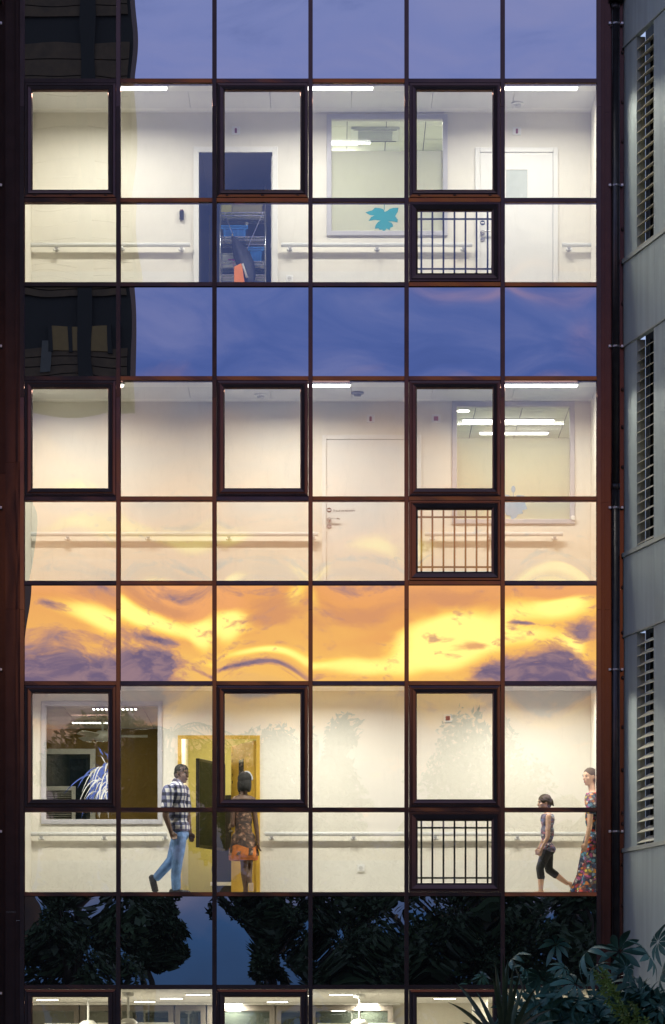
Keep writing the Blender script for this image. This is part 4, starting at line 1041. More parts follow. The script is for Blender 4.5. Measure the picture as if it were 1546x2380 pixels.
# staff room back wall: window with blind
d7 = 6.97
bw = thing('blind_window', 'white framed window with half lowered blind at the back of the staff room', 'window', P(165, 1960, d7)); ORG[bw] = bw.location.copy()
x0, x1, z0, z1 = X(80, d7), X(222, d7), Z(1985, d7), Z(1741, d7)
MB().ring(x0, x1, z0, z1, [(0, d7+.02), (0, d7-.04), (.08, d7-.04), (.08, d7+.02)]).build('frame', M_PLASTW, bw)
MB().box(x0+.08, x1-.08, d7-.002, d7+.005, z0+.08, z1-.08).build('pane', glass_mat('night window pane', .10, backing=(.016, .03, .045)), bw)
xb1 = X(176, d7); zb1 = Z(1828, d7)
MB().ring(x0+.08, xb1, z0+.08, zb1, [(0, d7-.004), (0, d7-.05), (.06, d7-.05), (.06, d7-.004)]).build('blind_frame', M_PLASTW, bw)
nb = 26
for k in range(nb):
    zz = z0+.15+(zb1-z0-.22)*k/(nb-1); MB().obox(((x0+.14+xb1-.06)/2, d7-.03, zz), ((xb1-x0-.22)/2, 0, 0), (0, .012, .008), (0, 0, .0015)).build('slat', pmat('blind slat', (.42, .41, .37), .5), bw)
# ---- family room contents
tvd = thing('television', 'flat black television angled on the family room wall', 'television', P(487, 1900, 2.6)); ORG[tvd] = tvd.location.copy()
ct = P(490, 1880, 2.6); dv = Vector((.34, .94, 0)).normalized(); nv = Vector((.94, -.34, 0))
MB().obox((ct.x, 2.6, ct.z+.05), dv*.5, nv*.025, (0, 0, .62)).build('casing', M_BLACK, tvd, bevel=.006)
MB().obox(Vector((ct.x, 2.6, ct.z+.05))+nv*.0265, dv*.47, nv*.001, (0, 0, .58)).build('screen', pmat('tv screen', (.012, .02, .016), .45, spec=.15), tvd)
MB().tube([Vector((ct.x, 2.6, ct.z-.4))+nv*.03, Vector((ct.x+.05, 2.5, ct.z-.62)), Vector((ct.x+.02, 2.55, ct.z-.85)), Vector((ct.x+.06, 2.6, ZF['low']+.02))], .008, 6).build('cable', M_BLACK, tvd, smooth=True)
cb = thing('dark_block', 'dark upright cabinet with a white shelf inside the family room', 'block', P(515, 2080, 3.4)); ORG[cb] = cb.location.copy()  # near black box filling the space beside the television, pale shelf in front
x0, x1 = X(494, 3.4), X(545, 3.4); zf = ZF['low']
MB().box(x0, x1, 3.2, 3.7, zf+.002, zf+1.55).build('block_body', pmat('near black brown', (.02, .017, .015), .5), cb)
MB().box(x0-.02, x1+.02, 3.12, 3.19, zf+.26, zf+.31).build('shelf', M_PLASTW, cb)
rb = MB().box(X(425, 1.8), X(438, 1.8), 1.75, 1.95, zf+.002, zf+.13).build('red_box', pmat('brick red board', (.40, .08, .03), .6), bevel=.01); tag(rb, 'small brick red box on the floor inside the ochre doorway', 'box')
area('family_room_fill', (X(540, 3), 3.0, ZC['low']-.03), .5, .5, 66, (1, .9, .7))  # unseen lamp added to brighten the family room, plain housing below
flt = thing('fill_lamp_housing', 'unseen square housing of the added fill lamp in the family room', 'ceiling light', (X(540, 3), 3.0, ZC['low']+.019))
MB().box(X(540, 3)-.27, X(540, 3)+.27, 2.73, 3.27, ZC['low']-.02, ZC['low']+.018).build('housing', M_PLASTW, flt)

# ---- ground floor hall
HDL = [(398.5, 2318.7), (336.5, 2326.6), (460, 2309.7), (645, 2327), (540, 2336), (793, 2310), (855.5, 2333), (1034, 2319), (700, 2312), (1180, 2315), (110, 2322), (95, 2312)]
HN = ['second', 'third', 'fourth', 'sixth', 'fifth', 'eighth', 'ninth', 'tenth', 'seventh', 'last', 'first rear', 'first']
order = sorted(range(len(HDL)), key=lambda i: HDL[i][0])
words = ['first', 'second', 'third', 'fourth', 'fifth', 'sixth', 'seventh', 'eighth', 'ninth', 'tenth', 'eleventh', 'twelfth']
for rk, i in enumerate(order):
    u, v = HDL[i]; hz = (VH-2297)/PXM
    d = DIST*((VH-2297)/(VH-v)-1); d = min(d, HD-.4); x = X(u, d)
    downlight(x, d, zgc, .17, f'{words[rk]} round downlight from the left on the ground floor ceiling', 42, 'ground floor downlights')
pf = [(298, 3.0, .2, 'white ceiling fan in the second ground floor pane'), (205, 5.5, .9, 'white ceiling fan in the first ground floor pane'), (836, 4.2, 1.4, 'white ceiling fan in the fourth ground floor pane')]
for u, d, a0, lb in pf: fan(X(u, d), d, zgc, .42, .66, lb, 3, a0)
# glazed partition at the back of the hall
gp_ = thing('glazed_partition', 'dark glazed partition with brown frames at the back of the ground floor hall', 'partition', P(500, 2600, HD-.3)); ORG[gp_] = gp_.location.copy()
PD = HD-.25
edges = [60, 185, 270, 405, 480, 640, 720, 915]
for a, b in zip(edges[:-1], edges[1:]):
    x0, x1 = X(a, PD), X(b, PD); MB().ring(x0+.01, x1-.01, .05, Z(2337, PD), [(0, PD+.1), (0, PD), (.09, PD), (.09, PD+.1)]).build('frame', pmat('brown grey frame', (.16, .14, .12), .5), gp_)
    MB().box(x0+.10, x1-.10, PD+.03, PD+.04, .14, Z(2337, PD)-.09).build('pane', glass_mat('dim green pane', .18, backing=(.05, .06, .05)), gp_)
MB().box(HL+.05, X(930, PD), PD-.01, PD+.05, Z(2336, PD), zgc-.002).build('head_rail', M_CEILW, gp_)
pil = MB().box(X(1100, 6), X(1135, 6), 6.0, 6.4, .045, zgc-.002).build('column', M_WALL); struct(pil)
ORG.setdefault(pil, Vector((0,0,0)))
cnt = thing('serving_counter', 'pale counter top at the right of the ground floor hall', 'counter', (X(1040, 4), 4, .04))
MB().box(X(960, 4), X(1130, 4), 3.7, 4.5, Z(2381, 4)-.04, Z(2381, 4)).build('top', M_WAIN, cnt, bevel=.006)
MB().box(X(965, 4), X(1125, 4), 3.75, 4.45, .045, Z(2381, 4)-.042).build('base', M_WALL, cnt)

# ================================================================= PEOPLE
def fuse(mb, voxel, smooth_it=4, cut=None):
    """voxel-fuse overlapping volumes into one continuous skin"""
    me = bpy.data.meshes.new('tmp'); me.from_pydata(mb.v, [], mb.f); me.update()
    o = bpy.data.objects.new('tmp', me); COL.objects.link(o)
    r = o.modifiers.new('r', 'REMESH'); r.mode = 'VOXEL'; r.voxel_size = voxel; r.adaptivity = 0
    s = o.modifiers.new('s', 'SMOOTH'); s.factor = .5; s.iterations = smooth_it
    dg = bpy.context.evaluated_depsgraph_get(); out_ = bpy.data.meshes.new_from_object(o.evaluated_get(dg))
    bpy.data.objects.remove(o)
    if cut:
        bm = bmesh.new(); bm.from_mesh(out_)
        for co, no in cut:
            ge = bm.verts[:] + bm.edges[:] + bm.faces[:]
            rb_ = bmesh.ops.bisect_plane(bm, geom=ge, plane_co=co, plane_no=no, clear_outer=True)
            ed = [e for e in rb_['geom_cut'] if isinstance(e, bmesh.types.BMEdge)]
            if ed: bmesh.ops.holes_fill(bm, edges=ed, sides=0)
        bm.to_mesh(out_); bm.free()
    out_.polygons.foreach_set('use_smooth', [True]*len(out_.polygons)); return out_
def fused(name, mb, mat, parent, voxel=.009, it=4, cut=None):
    o0 = ORG[parent]; mb.v = [(x-o0.x, y-o0.y, z-o0.z) for x, y, z in mb.v]
    if cut: cut = [(Vector(c)-o0, n) for c, n in cut]
    me = fuse(mb, voxel, it, cut); me.materials.clear(); me.materials.append(mat)
    o = bpy.data.objects.new(name, me); COL.objects.link(o); o.parent = parent; ORG[o] = o0; return o
def limb(mb, pts, rad, n=14):
    pts = [Vector(p) for p in pts]
    for i in range(len(pts)-1):
        mb.tube([pts[i], pts[i+1]], [rad[i], rad[i+1]], n)
    for p, r in zip(pts, rad): mb.ball(p, r, 12, 8)
def head(mb, c, f, s=1.0, chin=1.0):
    """skull, jaw, nose, ears; f = facing direction (unit, horizontal-ish)"""
    f = Vector(f).normalized(); side = Vector((0, 0, 1)).cross(f).normalized(); up = f.cross(side).normalized()
    rot = Matrix((f, side, up)).transposed(); c = Vector(c); L = lambda a, b, d: c + (f*a + side*b + up*d)*s
    mb.ball(L(-.012, 0, .028), Vector((.095, .076, .088))*s, 16, 12, rot)
    mb.ball(L(.020, 0, -.035), Vector((.066, .058, .082*chin))*s, 14, 10, rot)
    mb.ball(L(.058, 0, -.092*chin), Vector((.026, .030, .022))*s, 10, 8, rot)
    mb.ball(L(.055, 0, .035), Vector((.030, .050, .022))*s, 10, 8, rot)         # brow
    mb.tube([L(.078, 0, .018), L(.100, 0, -.022)], [.009*s, .015*s], 8); mb.ball(L(.098, 0, -.024), .0145*s, 8, 6)   # nose
    mb.ball(L(.082, 0, -.052), Vector((.012, .024, .010))*s, 8, 6, rot); mb.ball(L(.080, 0, -.066), Vector((.012, .022, .009))*s, 8, 6, rot)  # lips
    for e in (-1, 1):
        mb.ball(L(-.010, .074*e, -.006), Vector((.020, .010, .032))*s, 8, 6, rot)
        mb.ball(L(.058, .040*e, -.018), Vector((.022, .022, .020))*s, 8, 6, rot)
    return L, rot
def face(t, body, L, rot, s, dark, lip):
    for e in (-1, 1):
        ey = MB().ball(L(.075, .030*e, .012), Vector((.010, .014, .0075))*s, 8, 6, rot).build('eye', pmat('eye', (.25, .24, .23), .2), body, smooth=True)
        MB().ball(L(.0815, .030*e, .012), Vector((.0055, .0065, .0065))*s, 8, 6, rot).build('pupil', M_BLACK, body, smooth=True)
        MB().ball(L(.080, .031*e, .033), Vector((.008, .022, .005))*s, 8, 6, rot).build('eyebrow', dark, body, smooth=True)
    MB().ball(L(.088, 0, -.059), Vector((.010, .024, .0095))*s, 8, 6, rot).build('mouth', lip, body, smooth=True)
def hand(mb, wrist, dirv, thumb, s=1.0, curl=.5):
    d = Vector(dirv).normalized(); th = Vector(thumb); th = (th - d*th.dot(d)).normalized(); n = d.cross(th).normalized(); w0 = Vector(wrist)
    for k in range(4): # palm from overlapping rods
        q = th*(.024 - .016*k)*s; mb.tube([w0+q*.7, w0+d*.085*s+q*1.15], [.013*s, .012*s], 8)
    mb.ball(w0+d*.045*s, .022*s, 10, 8)
    for k, ln in enumerate((.070, .080, .074, .058)):
        q = th*(.030 - .0195*k)*s; p0 = w0+d*.083*s+q; p1 = p0+(d*.6*ln*(1-.3*curl)+n*.35*ln*curl)*s; p2 = p1+(d*.35*ln*(1-curl)+n*.5*ln*curl)*s
        mb.tube([p0, p1, p2], [.0095*s, .0085*s, .0065*s], 8); mb.ball(p1, .0088*s, 6, 5); mb.ball(p2, .0068*s, 6, 5)
    p0 = w0+d*.025*s+th*.022*s; p1 = p0+(th*.028+d*.032)*s; p2 = p1+(d*.034+n*.012)*s
    mb.tube([p0, p1, p2], [.013*s, .0105*s, .008*s], 8); mb.ball(p2, .008*s, 6, 5)
def shoe(mb, heel, toe, h=.05, wd=.045):
    heel, toe = Vector(heel), Vector(toe); d = toe-heel
    for k in range(6):
        s = k/5; mb.ball(heel+d*s, Vector((.05, wd*(.8+.35*math.sin(s*2.6)), h*(1-.35*s))), 12, 8)

FZ = ZF['low']
# ---------- materials for clothes
def plaid():
    m = bpy.data.materials.new('plaid shirt'); m.use_nodes = True; t = NT(m.node_tree); b = t.n['Principled BSDF']
    o = t.sep(t.new('ShaderNodeTexCoord').outputs['Object'])
    def stripe(x, per, duty, off=0.0): return t.m('LESS_THAN', t.m('FRACT', t.m('ADD', t.m('DIVIDE', x, per), off)), duty)
    hx = t.m('ADD', o[0], t.m('MULTIPLY', o[1], .75)); vz = t.m('ADD', o[2], t.m('MULTIPLY', t.noise(t.new('ShaderNodeTexCoord').outputs['Object'], 5.0, 2), .03))
    a = stripe(hx, .092, .46); c_ = stripe(vz, .098, .46, .2)
    f = t.m('MULTIPLY', t.m('ADD', a, c_), .5)
    col = t.ramp(f, [(0.0, (.72, .72, .72)), (.45, (.14, .15, .27)), (.95, (.015, .018, .045))])
    fine = t.m('MULTIPLY', stripe(hx, .046, .10, .35), .55)
    col = t.mix(fine, col, (.05, .06, .13, 1)); t.put(b.inputs['Base Color'], col); b.inputs['Roughness'].default_value = .85; return m
def floral(name, cols, scale, dark):
    m = bpy.data.materials.new(name); m.use_nodes = True; t = NT(m.node_tree); b = t.n['Principled BSDF']
    co = t.new('ShaderNodeTexCoord').outputs['Object']
    v = t.new('ShaderNodeTexVoronoi'); v.inputs['Scale'].default_value = scale; mp = t.new('ShaderNodeMapping'); t.put(mp.inputs[0], co); mp.inputs['Scale'].default_value = (1, 1, 1.35)
    nz_ = t.new('ShaderNodeTexNoise'); nz_.inputs['Scale'].default_value = 9; t.put(nz_.inputs['Vector'], co)
    add = t.new('ShaderNodeVectorMath', operation='MULTIPLY_ADD'); t.put(add.inputs[0], nz_.outputs['Color']); add.inputs[1].default_value = (.12, .12, .12); t.put(add.inputs[2], mp.outputs[0])
    t.put(v.inputs['Vector'], add.outputs[0]); v.inputs['Randomness'].default_value = 1.0
    h = t.sep(v.outputs['Color'])[0]
    n = len(cols); col = t.ramp(h, [(k/n, c_) for k, c_ in enumerate(cols)], 'CONSTANT')
    f2 = t.sstep(v.outputs['Distance'], .35, .60); col = t.mix(t.m('MULTIPLY', f2, .8), col, (*dark, 1))
    t.put(b.inputs['Base Color'], col); b.inputs['Roughness'].default_value = .85; return m
M_PLAID = plaid()
M_DENIM = pmat('blue denim', (.13, .25, .50), .85, 0, .30, 9, .3, 120)
M_SKIN1 = pmat('dark brown skin', (.10, .052, .032), .5, 0, .06, 12)
M_SKIN2 = pmat('fair skin', (.62, .38, .26), .5, 0, .05, 12)
M_HAIRB = pmat('black hair', (.008, .007, .007), .8, 0, .3, 40)
M_HAIRBR = pmat('brown hair', (.045, .026, .014), .75, 0, .3, 40)
M_LIPD = pmat('dark lips', (.09, .035, .028), .45); M_LIPF = pmat('pink lips', (.48, .16, .14), .45)
M_LEAFD = floral('leaf print dress cloth', [(.10, .065, .05), (.30, .16, .10), (.045, .03, .028), (.42, .26, .17), (.16, .09, .06)], 22, (.05, .03, .025))
M_ORNG = pmat('orange cloth band', (.55, .17, .04), .85, 0, .35, 14)
M_FLOR = floral('bright floral cloth', [(.60, .06, .04), (.03, .05, .14), (.75, .60, .08), (.70, .25, .05), (.10, .30, .40), (.70, .66, .60), (.45, .10, .25), (.02, .025, .05), (.20, .35, .55)], 19, (.02, .025, .06))
M_TANK = floral('small floral top cloth', [(.62, .55, .55), (.20, .22, .45), (.55, .20, .25), (.30, .42, .55), (.05, .05, .08)], 26, (.12, .10, .16))
M_LEGG = pmat('black leggings', (.012, .012, .014), .7, 0, .2, 8)
M_SHOED = pmat('dark trainers', (.015, .018, .03), .6)
def at(u, v, d): return P(u, v, d)

# ---------- the man, walking to the right
d = .72
mn = thing('person', 'person in plaid short sleeved shirt and blue jeans walking right', 'person', (X(412, d), d, FZ)); ORG[mn] = Vector((X(412, d), d, FZ))
hc = at(423.5, 1799, d); f = Vector((.80, -.58, -.16)).normalized()
sh_c = at(409, 1834, d); hip = at(417, 1941, d); near, far = -.17, .17
# trailing leg is the far one, standing leg the near one
kN, aN = at(412, 2003, d-.09), at(409.5, 2066, d-.08); kF, aF = at(399, 2000, d+.10), at(364, 2040, d+.10)
shN, elN, wrN = at(391, 1838, d-.18), at(385, 1896, d-.22), at(397, 1932, d-.24)
shF, elF, wrF = at(426, 1838, d+.17), at(436, 1896, d+.20), at(441, 1934, d+.18)
def male_core(mb, g):
    mb.ball(sh_c+Vector((.01, 0, -.07)), (.125+g, .195+g, .17+g), 18, 12); mb.ball(sh_c+Vector((.0, 0, .01)), (.085+g, .20+g, .075+g), 16, 10)
    mb.ball((sh_c+hip)/2+Vector((.01, 0, -.02)), (.115+g, .155+g, .20+g), 18, 12); mb.ball(hip+Vector((0, 0, .02)), (.12+g, .165+g, .12+g), 18, 12)
b_ = MB(); L, rot = head(b_, hc, f, 1.03)
limb(b_, [hc+Vector((-.02, .01, -.09)), sh_c+Vector((0, 0, .06))], [.056, .066]); male_core(b_, -.012)
limb(b_, [shN, elN, wrN], [.056, .044, .030]); limb(b_, [shF, elF, wrF], [.056, .044, .030])
hand(b_, wrN, (.45, -.1, -1), (.9, .3, .3), 1.05, .75); hand(b_, wrF, (.3, 0, -1), (.9, -.3, .3), 1.05, .6)
limb(b_, [hip+Vector((0, -.09, 0)), kN, aN], [.085, .055, .040]); limb(b_, [hip+Vector((-.01, .09, 0)), kF, aF], [.085, .055, .040])
bd = fused('body', b_, M_SKIN1, mn, .0075, 3)
face(mn, bd, L, rot, 1.03, M_HAIRB, M_LIPD)
h_ = MB(); h_.ball(L(-.022, 0, .048), Vector((.100, .090, .086)), 18, 12, rot); h_.ball(L(-.058, 0, -.005), Vector((.060, .080, .075)), 14, 10, rot)
fused('hair', h_, M_HAIRB, mn, .008, 2, [(L(.040, 0, 0), rot @ Vector((1, 0, -.45)))])
s_ = MB(); male_core(s_, .016); s_.ball(hip+Vector((.005, 0, .10)), (.138, .185, .14), 18, 12)
limb(s_, [shN+Vector((0, .02, .0)), shN.lerp(elN, .72)], [.086, .074]); limb(s_, [shF-Vector((0, .02, .0)), shF.lerp(elF, .72)], [.086, .074])
s_.tube([sh_c+Vector((.015, 0, .05)), sh_c+Vector((.03, 0, .105))], [.092, .070], 16)
shirt = fused('shirt', s_, M_PLAID, mn, .009, 3, [(hip+Vector((0, 0, .045)), Vector((0, 0, -1)))])
MB().tube([sh_c+Vector((.022, -.005, .085)), sh_c+Vector((.036, -.005, .125))], [.080, .066], 18, cap=False).build('collar', M_PLAID, shirt, smooth=True)
j_ = MB(); j_.ball(hip+Vector((0, 0, .01)), (.130, .172, .12), 18, 12); j_.ball(hip+Vector((0, 0, .07)), (.122, .165, .09), 18, 12)
limb(j_, [hip+Vector((0, -.088, -.03)), hip.lerp(kN, .5)+Vector((.006, -.045, 0)), kN, kN.lerp(aN, .5)+Vector((-.012, 0, 0)), aN+Vector((0, 0, .03))], [.105, .092, .074, .068, .064])
limb(j_, [hip+Vector((-.01, .088, -.03)), kF, kF.lerp(aF, .5), aF+Vector((.01, 0, .012))], [.105, .074, .066, .060])
for k in range(5): j_.tube([aN+Vector((-.05, -.02, .02+.035*k)), aN+Vector((.05, .02, .028+.035*k))], .050-.002*k, 10)   # bunched hems
fused('jeans', j_, M_DENIM, mn, .009, 2)
f1 = MB(); shoe(f1, at(405, 0, d-.08)*Vector((1, 1, 0)) + Vector((0, 0, FZ+.048)) if False else Vector((aN.x-.05, aN.y, FZ+.047)), Vector((aN.x+.15, aN.y, FZ+.040))); fused('shoe', f1, M_SHOED, mn, .009, 2)
f2 = MB(); tn = at(355, 2061, d+.1); shoe(f2, aF+Vector((-.06, 0, .0)), aF+Vector((-.02, 0, -.17)), .045, .042); fused('shoe', f2, M_SHOED, mn, .009, 2)

# ---------- woman in the leaf-print dress, seen from behind in the doorway
d = 1.12
wm = thing('person', 'person with black hair in a short leaf print dress walking into the ochre doorway', 'person', (X(566, d), d, FZ)); ORG[wm] = Vector((X(566, d), d, FZ))
hc = at(570, 1816, d); f = Vector((.45, .85, -.05)).normalized(); sh_c = at(566, 1855, d); hip = at(566, 1950, d)
shL, elL, wrL = at(545, 1859, d-.02), at(541, 1918, d-.05), at(536, 1920, d+.10)
shR, elR, wrR = at(588, 1859, d), at(596, 1922, d-.03), at(600, 1958, d-.05)
kN, aN = at(568, 2012, d-.05), at(571, 2064, d-.06); kF, aF = at(579, 2010, d+.12), at(580, 2040, d-.10)
def fem_core(mb, g, w_=1.0):
    mb.ball(sh_c+Vector((0, 0, -.07)), (.145*w_+g, .095+g, .145+g), 18, 12); mb.ball(sh_c+Vector((0, 0, .005)), (.150*w_+g, .062+g, .055+g), 16, 10)
    mb.ball((sh_c+hip)/2+Vector((0, 0, -.01)), (.112*w_+g, .088+g, .16+g), 18, 12); mb.ball(hip, (.155*w_+g, .115+g, .12+g), 18, 12)
b_ = MB(); L, rot = head(b_, hc, f, .97)
limb(b_, [hc+Vector((0, 0, -.08)), sh_c+Vector((0, 0, .05))], [.046, .052]); fem_core(b_, -.012)
limb(b_, [shL, elL, wrL], [.042, .034, .023]); limb(b_, [shR, elR, wrR], [.042, .034, .023])
hand(b_, wrL, (-.3, 1, -.1), (.2, .2, 1), .92, .5); hand(b_, wrR, (.15, 0, -1), (-.2, 1, 0), .92, .5)
limb(b_, [hip+Vector((.01, -.02, -.02)), kN, kN.lerp(aN, .35)+Vector((0, -.015, 0)), aN], [.088, .052, .056, .034]); limb(b_, [hip+Vector((.06, .03, -.02)), kF, aF], [.088, .052, .036])
b_.tube([aN, aN+Vector((.0, .02, -.05)), (aN.x-.03, aN.y+.13, FZ+.035)], [.034, .036, .026], 10); b_.tube([aF, aF+Vector((.02, -.03, -.12))], [.034, .024], 10)
bd = fused('body', b_, M_SKIN1, wm, .0075, 3); face(wm, bd, L, rot, .97, M_HAIRB, M_LIPD)
h_ = MB(); h_.ball(L(-.018, 0, .035), Vector((.108, .094, .098)), 18, 12, rot); h_.ball(L(-.055, 0, -.05), Vector((.066, .088, .10)), 16, 10, rot)
for e in (-1, 1): h_.ball(L(-.02, .075*e, -.06), Vector((.05, .03, .10)), 12, 8, rot)
fused('hair', h_, M_HAIRB, wm, .008, 2)
hb_ = MB()
for k in range(25): 
    a = math.pi*(k/24); hb_.ball(L(.02, .100*math.cos(a), .02+.118*math.sin(a)), .012, 6, 5)
fused('headband', hb_, pmat('silver headband', (.55, .58, .62), .4), wm, .006, 2)
s_ = MB(); fem_core(s_, .012); s_.tube([sh_c+Vector((0, 0, -.06)), sh_c.lerp(hip, .55), hip+Vector((0, 0, .02))], [.118, .108, .125], 18)
n = 22; rows = [(.02, .150, .112), (-.06, .175, .135), (-.18, .192, .155), (-.30, .198, .165)]
vs = []
for k, (dz, rx, ry) in enumerate(rows):
    for q in range(n):
        a = 2*math.pi*q/n; wv = 1+.06*k*math.sin(a*7+k); vs.append((hip.x+rx*wv*math.cos(a), hip.y+ry*wv*math.sin(a), hip.z+dz))
fs = [(k*n+q, k*n+(q+1) % n, (k+1)*n+(q+1) % n, (k+1)*n+q) for k in range(3) for q in range(n)] + [tuple(range(n)), tuple(range(4*n-1, 3*n-1, -1))]
s_.add(vs, [fc[::-1] for fc in fs])
dr = fused('dress', s_, M_LEAFD, wm, .009, 2, [(sh_c+Vector((0, 0, -.015)), Vector((0, 0, 1))), (hip+Vector((0, 0, -.23)), Vector((0, 0, -1)))])
hm = MB(); vs = []
for k, (dz, rx, ry) in enumerate([(-.11, .187, .152), (-.20, .198, .162), (-.285, .190, .165), (-.295, .165, .145), (-.12, .165, .13)]):
    for q in range(n):
        a = 2*math.pi*q/n; wv = 1+.05*math.sin(a*6+k*.5); vs.append((hip.x+rx*wv*math.cos(a), hip.y+ry*wv*math.sin(a), hip.z+dz+(.025*math.cos(a*3) if k == 0 else 0)))
hm.add(vs, [(k*n+q, k*n+(q+1) % n, (k+1)*n+(q+1) % n, (k+1)*n+q)[::-1] for k in range(4) for q in range(n)]); hm.build('hem_band', M_ORNG, dr, smooth=True)
for a_ in (aN, aF):
    sd = MB(); z0 = FZ+.012 if a_ is aN else a_.z-.16
    if a_ is aN: sd.box(a_.x-.04, a_.x+.045, a_.y-.05, a_.y+.18, FZ+.001, FZ+.018)
    else: sd.obox(a_+Vector((.022, -.055, -.13)), (.032, 0, 0), (0, .006, .002), (0, -.012, .055))
    sd.build('sandal', pmat('pale sandal', (.55, .42, .32), .6), wm, bevel=.006)
    if a_ is aN: MB().tube([(a_.x-.045, a_.y+.10, FZ+.015), (a_.x-.03, a_.y+.10, FZ+.062), (a_.x+.02, a_.y+.10, FZ+.062), (a_.x+.045, a_.y+.10, FZ+.015)], .007, 6).build('strap', MATS['pale sandal'], wm, smooth=True)

# ---------- girl in a patterned top, walking to the left
d = .66
gl = thing('person', 'person in sleeveless patterned top and black cropped leggings walking left', 'person', (X(1262, d), d, FZ)); ORG[gl] = Vector((X(1262, d), d, FZ))
hc = at(1265, 1866, d); f = Vector((-.97, -.20, -.14)).normalized(); sh_c = at(1273, 1895, d); hip = at(1272, 1975, d)
shN, elN, wrN = at(1275, 1898, d-.13), at(1273, 1947, d-.15), at(1259, 1972, d-.16)
shF, elF, wrF = at(1272, 1898, d+.13), at(1266, 1948, d+.15), at(1254, 1970, d+.14)
kN, aN = at(1255, 2018, d-.07), at(1257, 2070, d-.06); kF, aF = at(1276, 2022, d+.07), at(1318, 2053, d+.08)
def girl_core(mb, g):
    mb.ball(sh_c+Vector((0, 0, -.06)), (.085+g, .13+g, .12+g), 16, 12); mb.ball(sh_c+Vector((0, 0, .0)), (.056+g, .135+g, .045+g), 16, 10)
    mb.ball((sh_c+hip)/2, (.080+g, .105+g, .15+g), 16, 12); mb.ball(hip, (.095+g, .125+g, .10+g), 16, 12)
b_ = MB(); L, rot = head(b_, hc, f, .90)
limb(b_, [hc+Vector((.02, 0, -.07)), sh_c+Vector((0, 0, .04))], [.038, .044]); girl_core(b_, -.008)
limb(b_, [shN, elN, wrN], [.038, .031, .021]); limb(b_, [shF, elF, wrF], [.038, .031, .021])
hand(b_, wrN, (-.35, 0, -1), (-.9, .2, .3), .80, .6); hand(b_, wrF, (-.3, 0, -1), (-.9, -.2, .3), .80, .6)
limb(b_, [hip+Vector((-.01, -.06, 0)), kN, kN.lerp(aN, .4)+Vector((.012, 0, 0)), aN], [.070, .044, .045, .029]); limb(b_, [hip+Vector((.01, .06, 0)), kF, kF.lerp(aF, .4), aF], [.070, .044, .044, .029])
b_.tube([aN+Vector((.02, 0, 0)), (aN.x+.015, aN.y, FZ+.035), (aN.x-.11, aN.y, FZ+.024)], [.030, .034, .022], 10); b_.tube([aF, aF+Vector((.045, 0, .0)), aF+Vector((.08, 0, -.10))], [.028, .030, .02], 10)
bd = fused('body', b_, M_SKIN2, gl, .0065, 3); face(gl, bd, L, rot, .90, M_HAIRBR, M_LIPF)
h_ = MB(); h_.ball(L(-.020, 0, .044), Vector((.092, .084, .080)), 18, 12, rot); h_.ball(L(-.065, 0, -.01), Vector((.045, .065, .07)), 14, 10, rot); h_.ball(L(-.105, 0, .02), Vector((.032, .036, .034)), 12, 8, rot)
limb(h_, [L(-.12, 0, .01), L(-.135, 0, -.06)], [.022, .012])
fused('hair', h_, M_HAIRBR, gl, .007, 2, [(L(.045, 0, 0), rot @ Vector((1, 0, -.55)))])
s_ = MB(); girl_core(s_, .012); s_.ball(hip+Vector((.004, 0, .0)), (.115, .145, .085), 16, 12)
fused('top', s_, M_TANK, gl, .008, 3, [(sh_c+Vector((0, 0, .012)), Vector((0, 0, 1))), (hip+Vector((0, 0, -.035)), Vector((0, 0, -1)))])
j_ = MB(); j_.ball(hip+Vector((0, 0, -.01)), (.103, .133, .095), 16, 12)
limb(j_, [hip+Vector((-.01, -.06, -.02)), kN, kN.lerp(aN, .40)+Vector((.012, 0, 0))], [.080, .054, .053]); limb(j_, [hip+Vector((.01, .06, -.02)), kF, kF.lerp(aF, .38)], [.080, .054, .051])
fused('leggings', j_, M_LEGG, gl, .008, 2)

# ---------- woman in the long floral dress at the right edge
d = .70
w2 = thing('person', 'person in long bright floral dress at the right end of the corridor', 'person', (X(1376, d), d, FZ)); ORG[w2] = Vector((X(1376, d), d, FZ))
hc = at(1370, 1806, d); f = Vector((-.80, -.58, -.12)).normalized(); sh_c = at(1378, 1847, d); hip = at(1378, 1955, d)
shN, elN, wrN = at(1374, 1856, d-.15), at(1371, 1922, d-.19), at(1362, 1958, d-.20); shF, elF, wrF = at(1384, 1856, d+.15), at(1384, 1922, d+.17), at(1376, 1955, d+.18)
def w2core(mb, g):
    mb.ball(sh_c+Vector((0, 0, -.08)), (.098+g, .155+g, .15+g), 16, 12); mb.ball(sh_c+Vector((0, 0, .0)), (.064+g, .165+g, .055+g), 16, 10)
    mb.ball((sh_c+hip)/2, (.092+g, .125+g, .19+g), 16, 12); mb.ball(hip, (.115+g, .155+g, .12+g), 16, 12)
b_ = MB(); L, rot = head(b_, hc, f, 1.0)
limb(b_, [hc+Vector((.02, 0, -.08)), sh_c+Vector((0, 0, .05))], [.046, .054]); w2core(b_, -.01)
limb(b_, [shN, elN, wrN], [.045, .036, .024]); limb(b_, [shF, elF, wrF], [.045, .036, .024])
hand(b_, wrN, (-.2, 0, -1), (-.9, .2, .2), .92, .5); hand(b_, wrF, (-.2, 0, -1), (-.9, -.2, .2), .92, .5)
for e, fx in ((-1, -.12), (1, .10)):
    k_ = hip+Vector((fx*.6, .08*e, -.42)); a_ = Vector((hip.x+fx, d+.08*e, FZ+.08)); limb(b_, [hip+Vector((0, .08*e, 0)), k_, a_], [.085, .052, .035])
    b_.tube([a_, (a_.x-.02, a_.y, FZ+.035), (a_.x-.14, a_.y, FZ+.022)], [.034, .034, .022], 10)
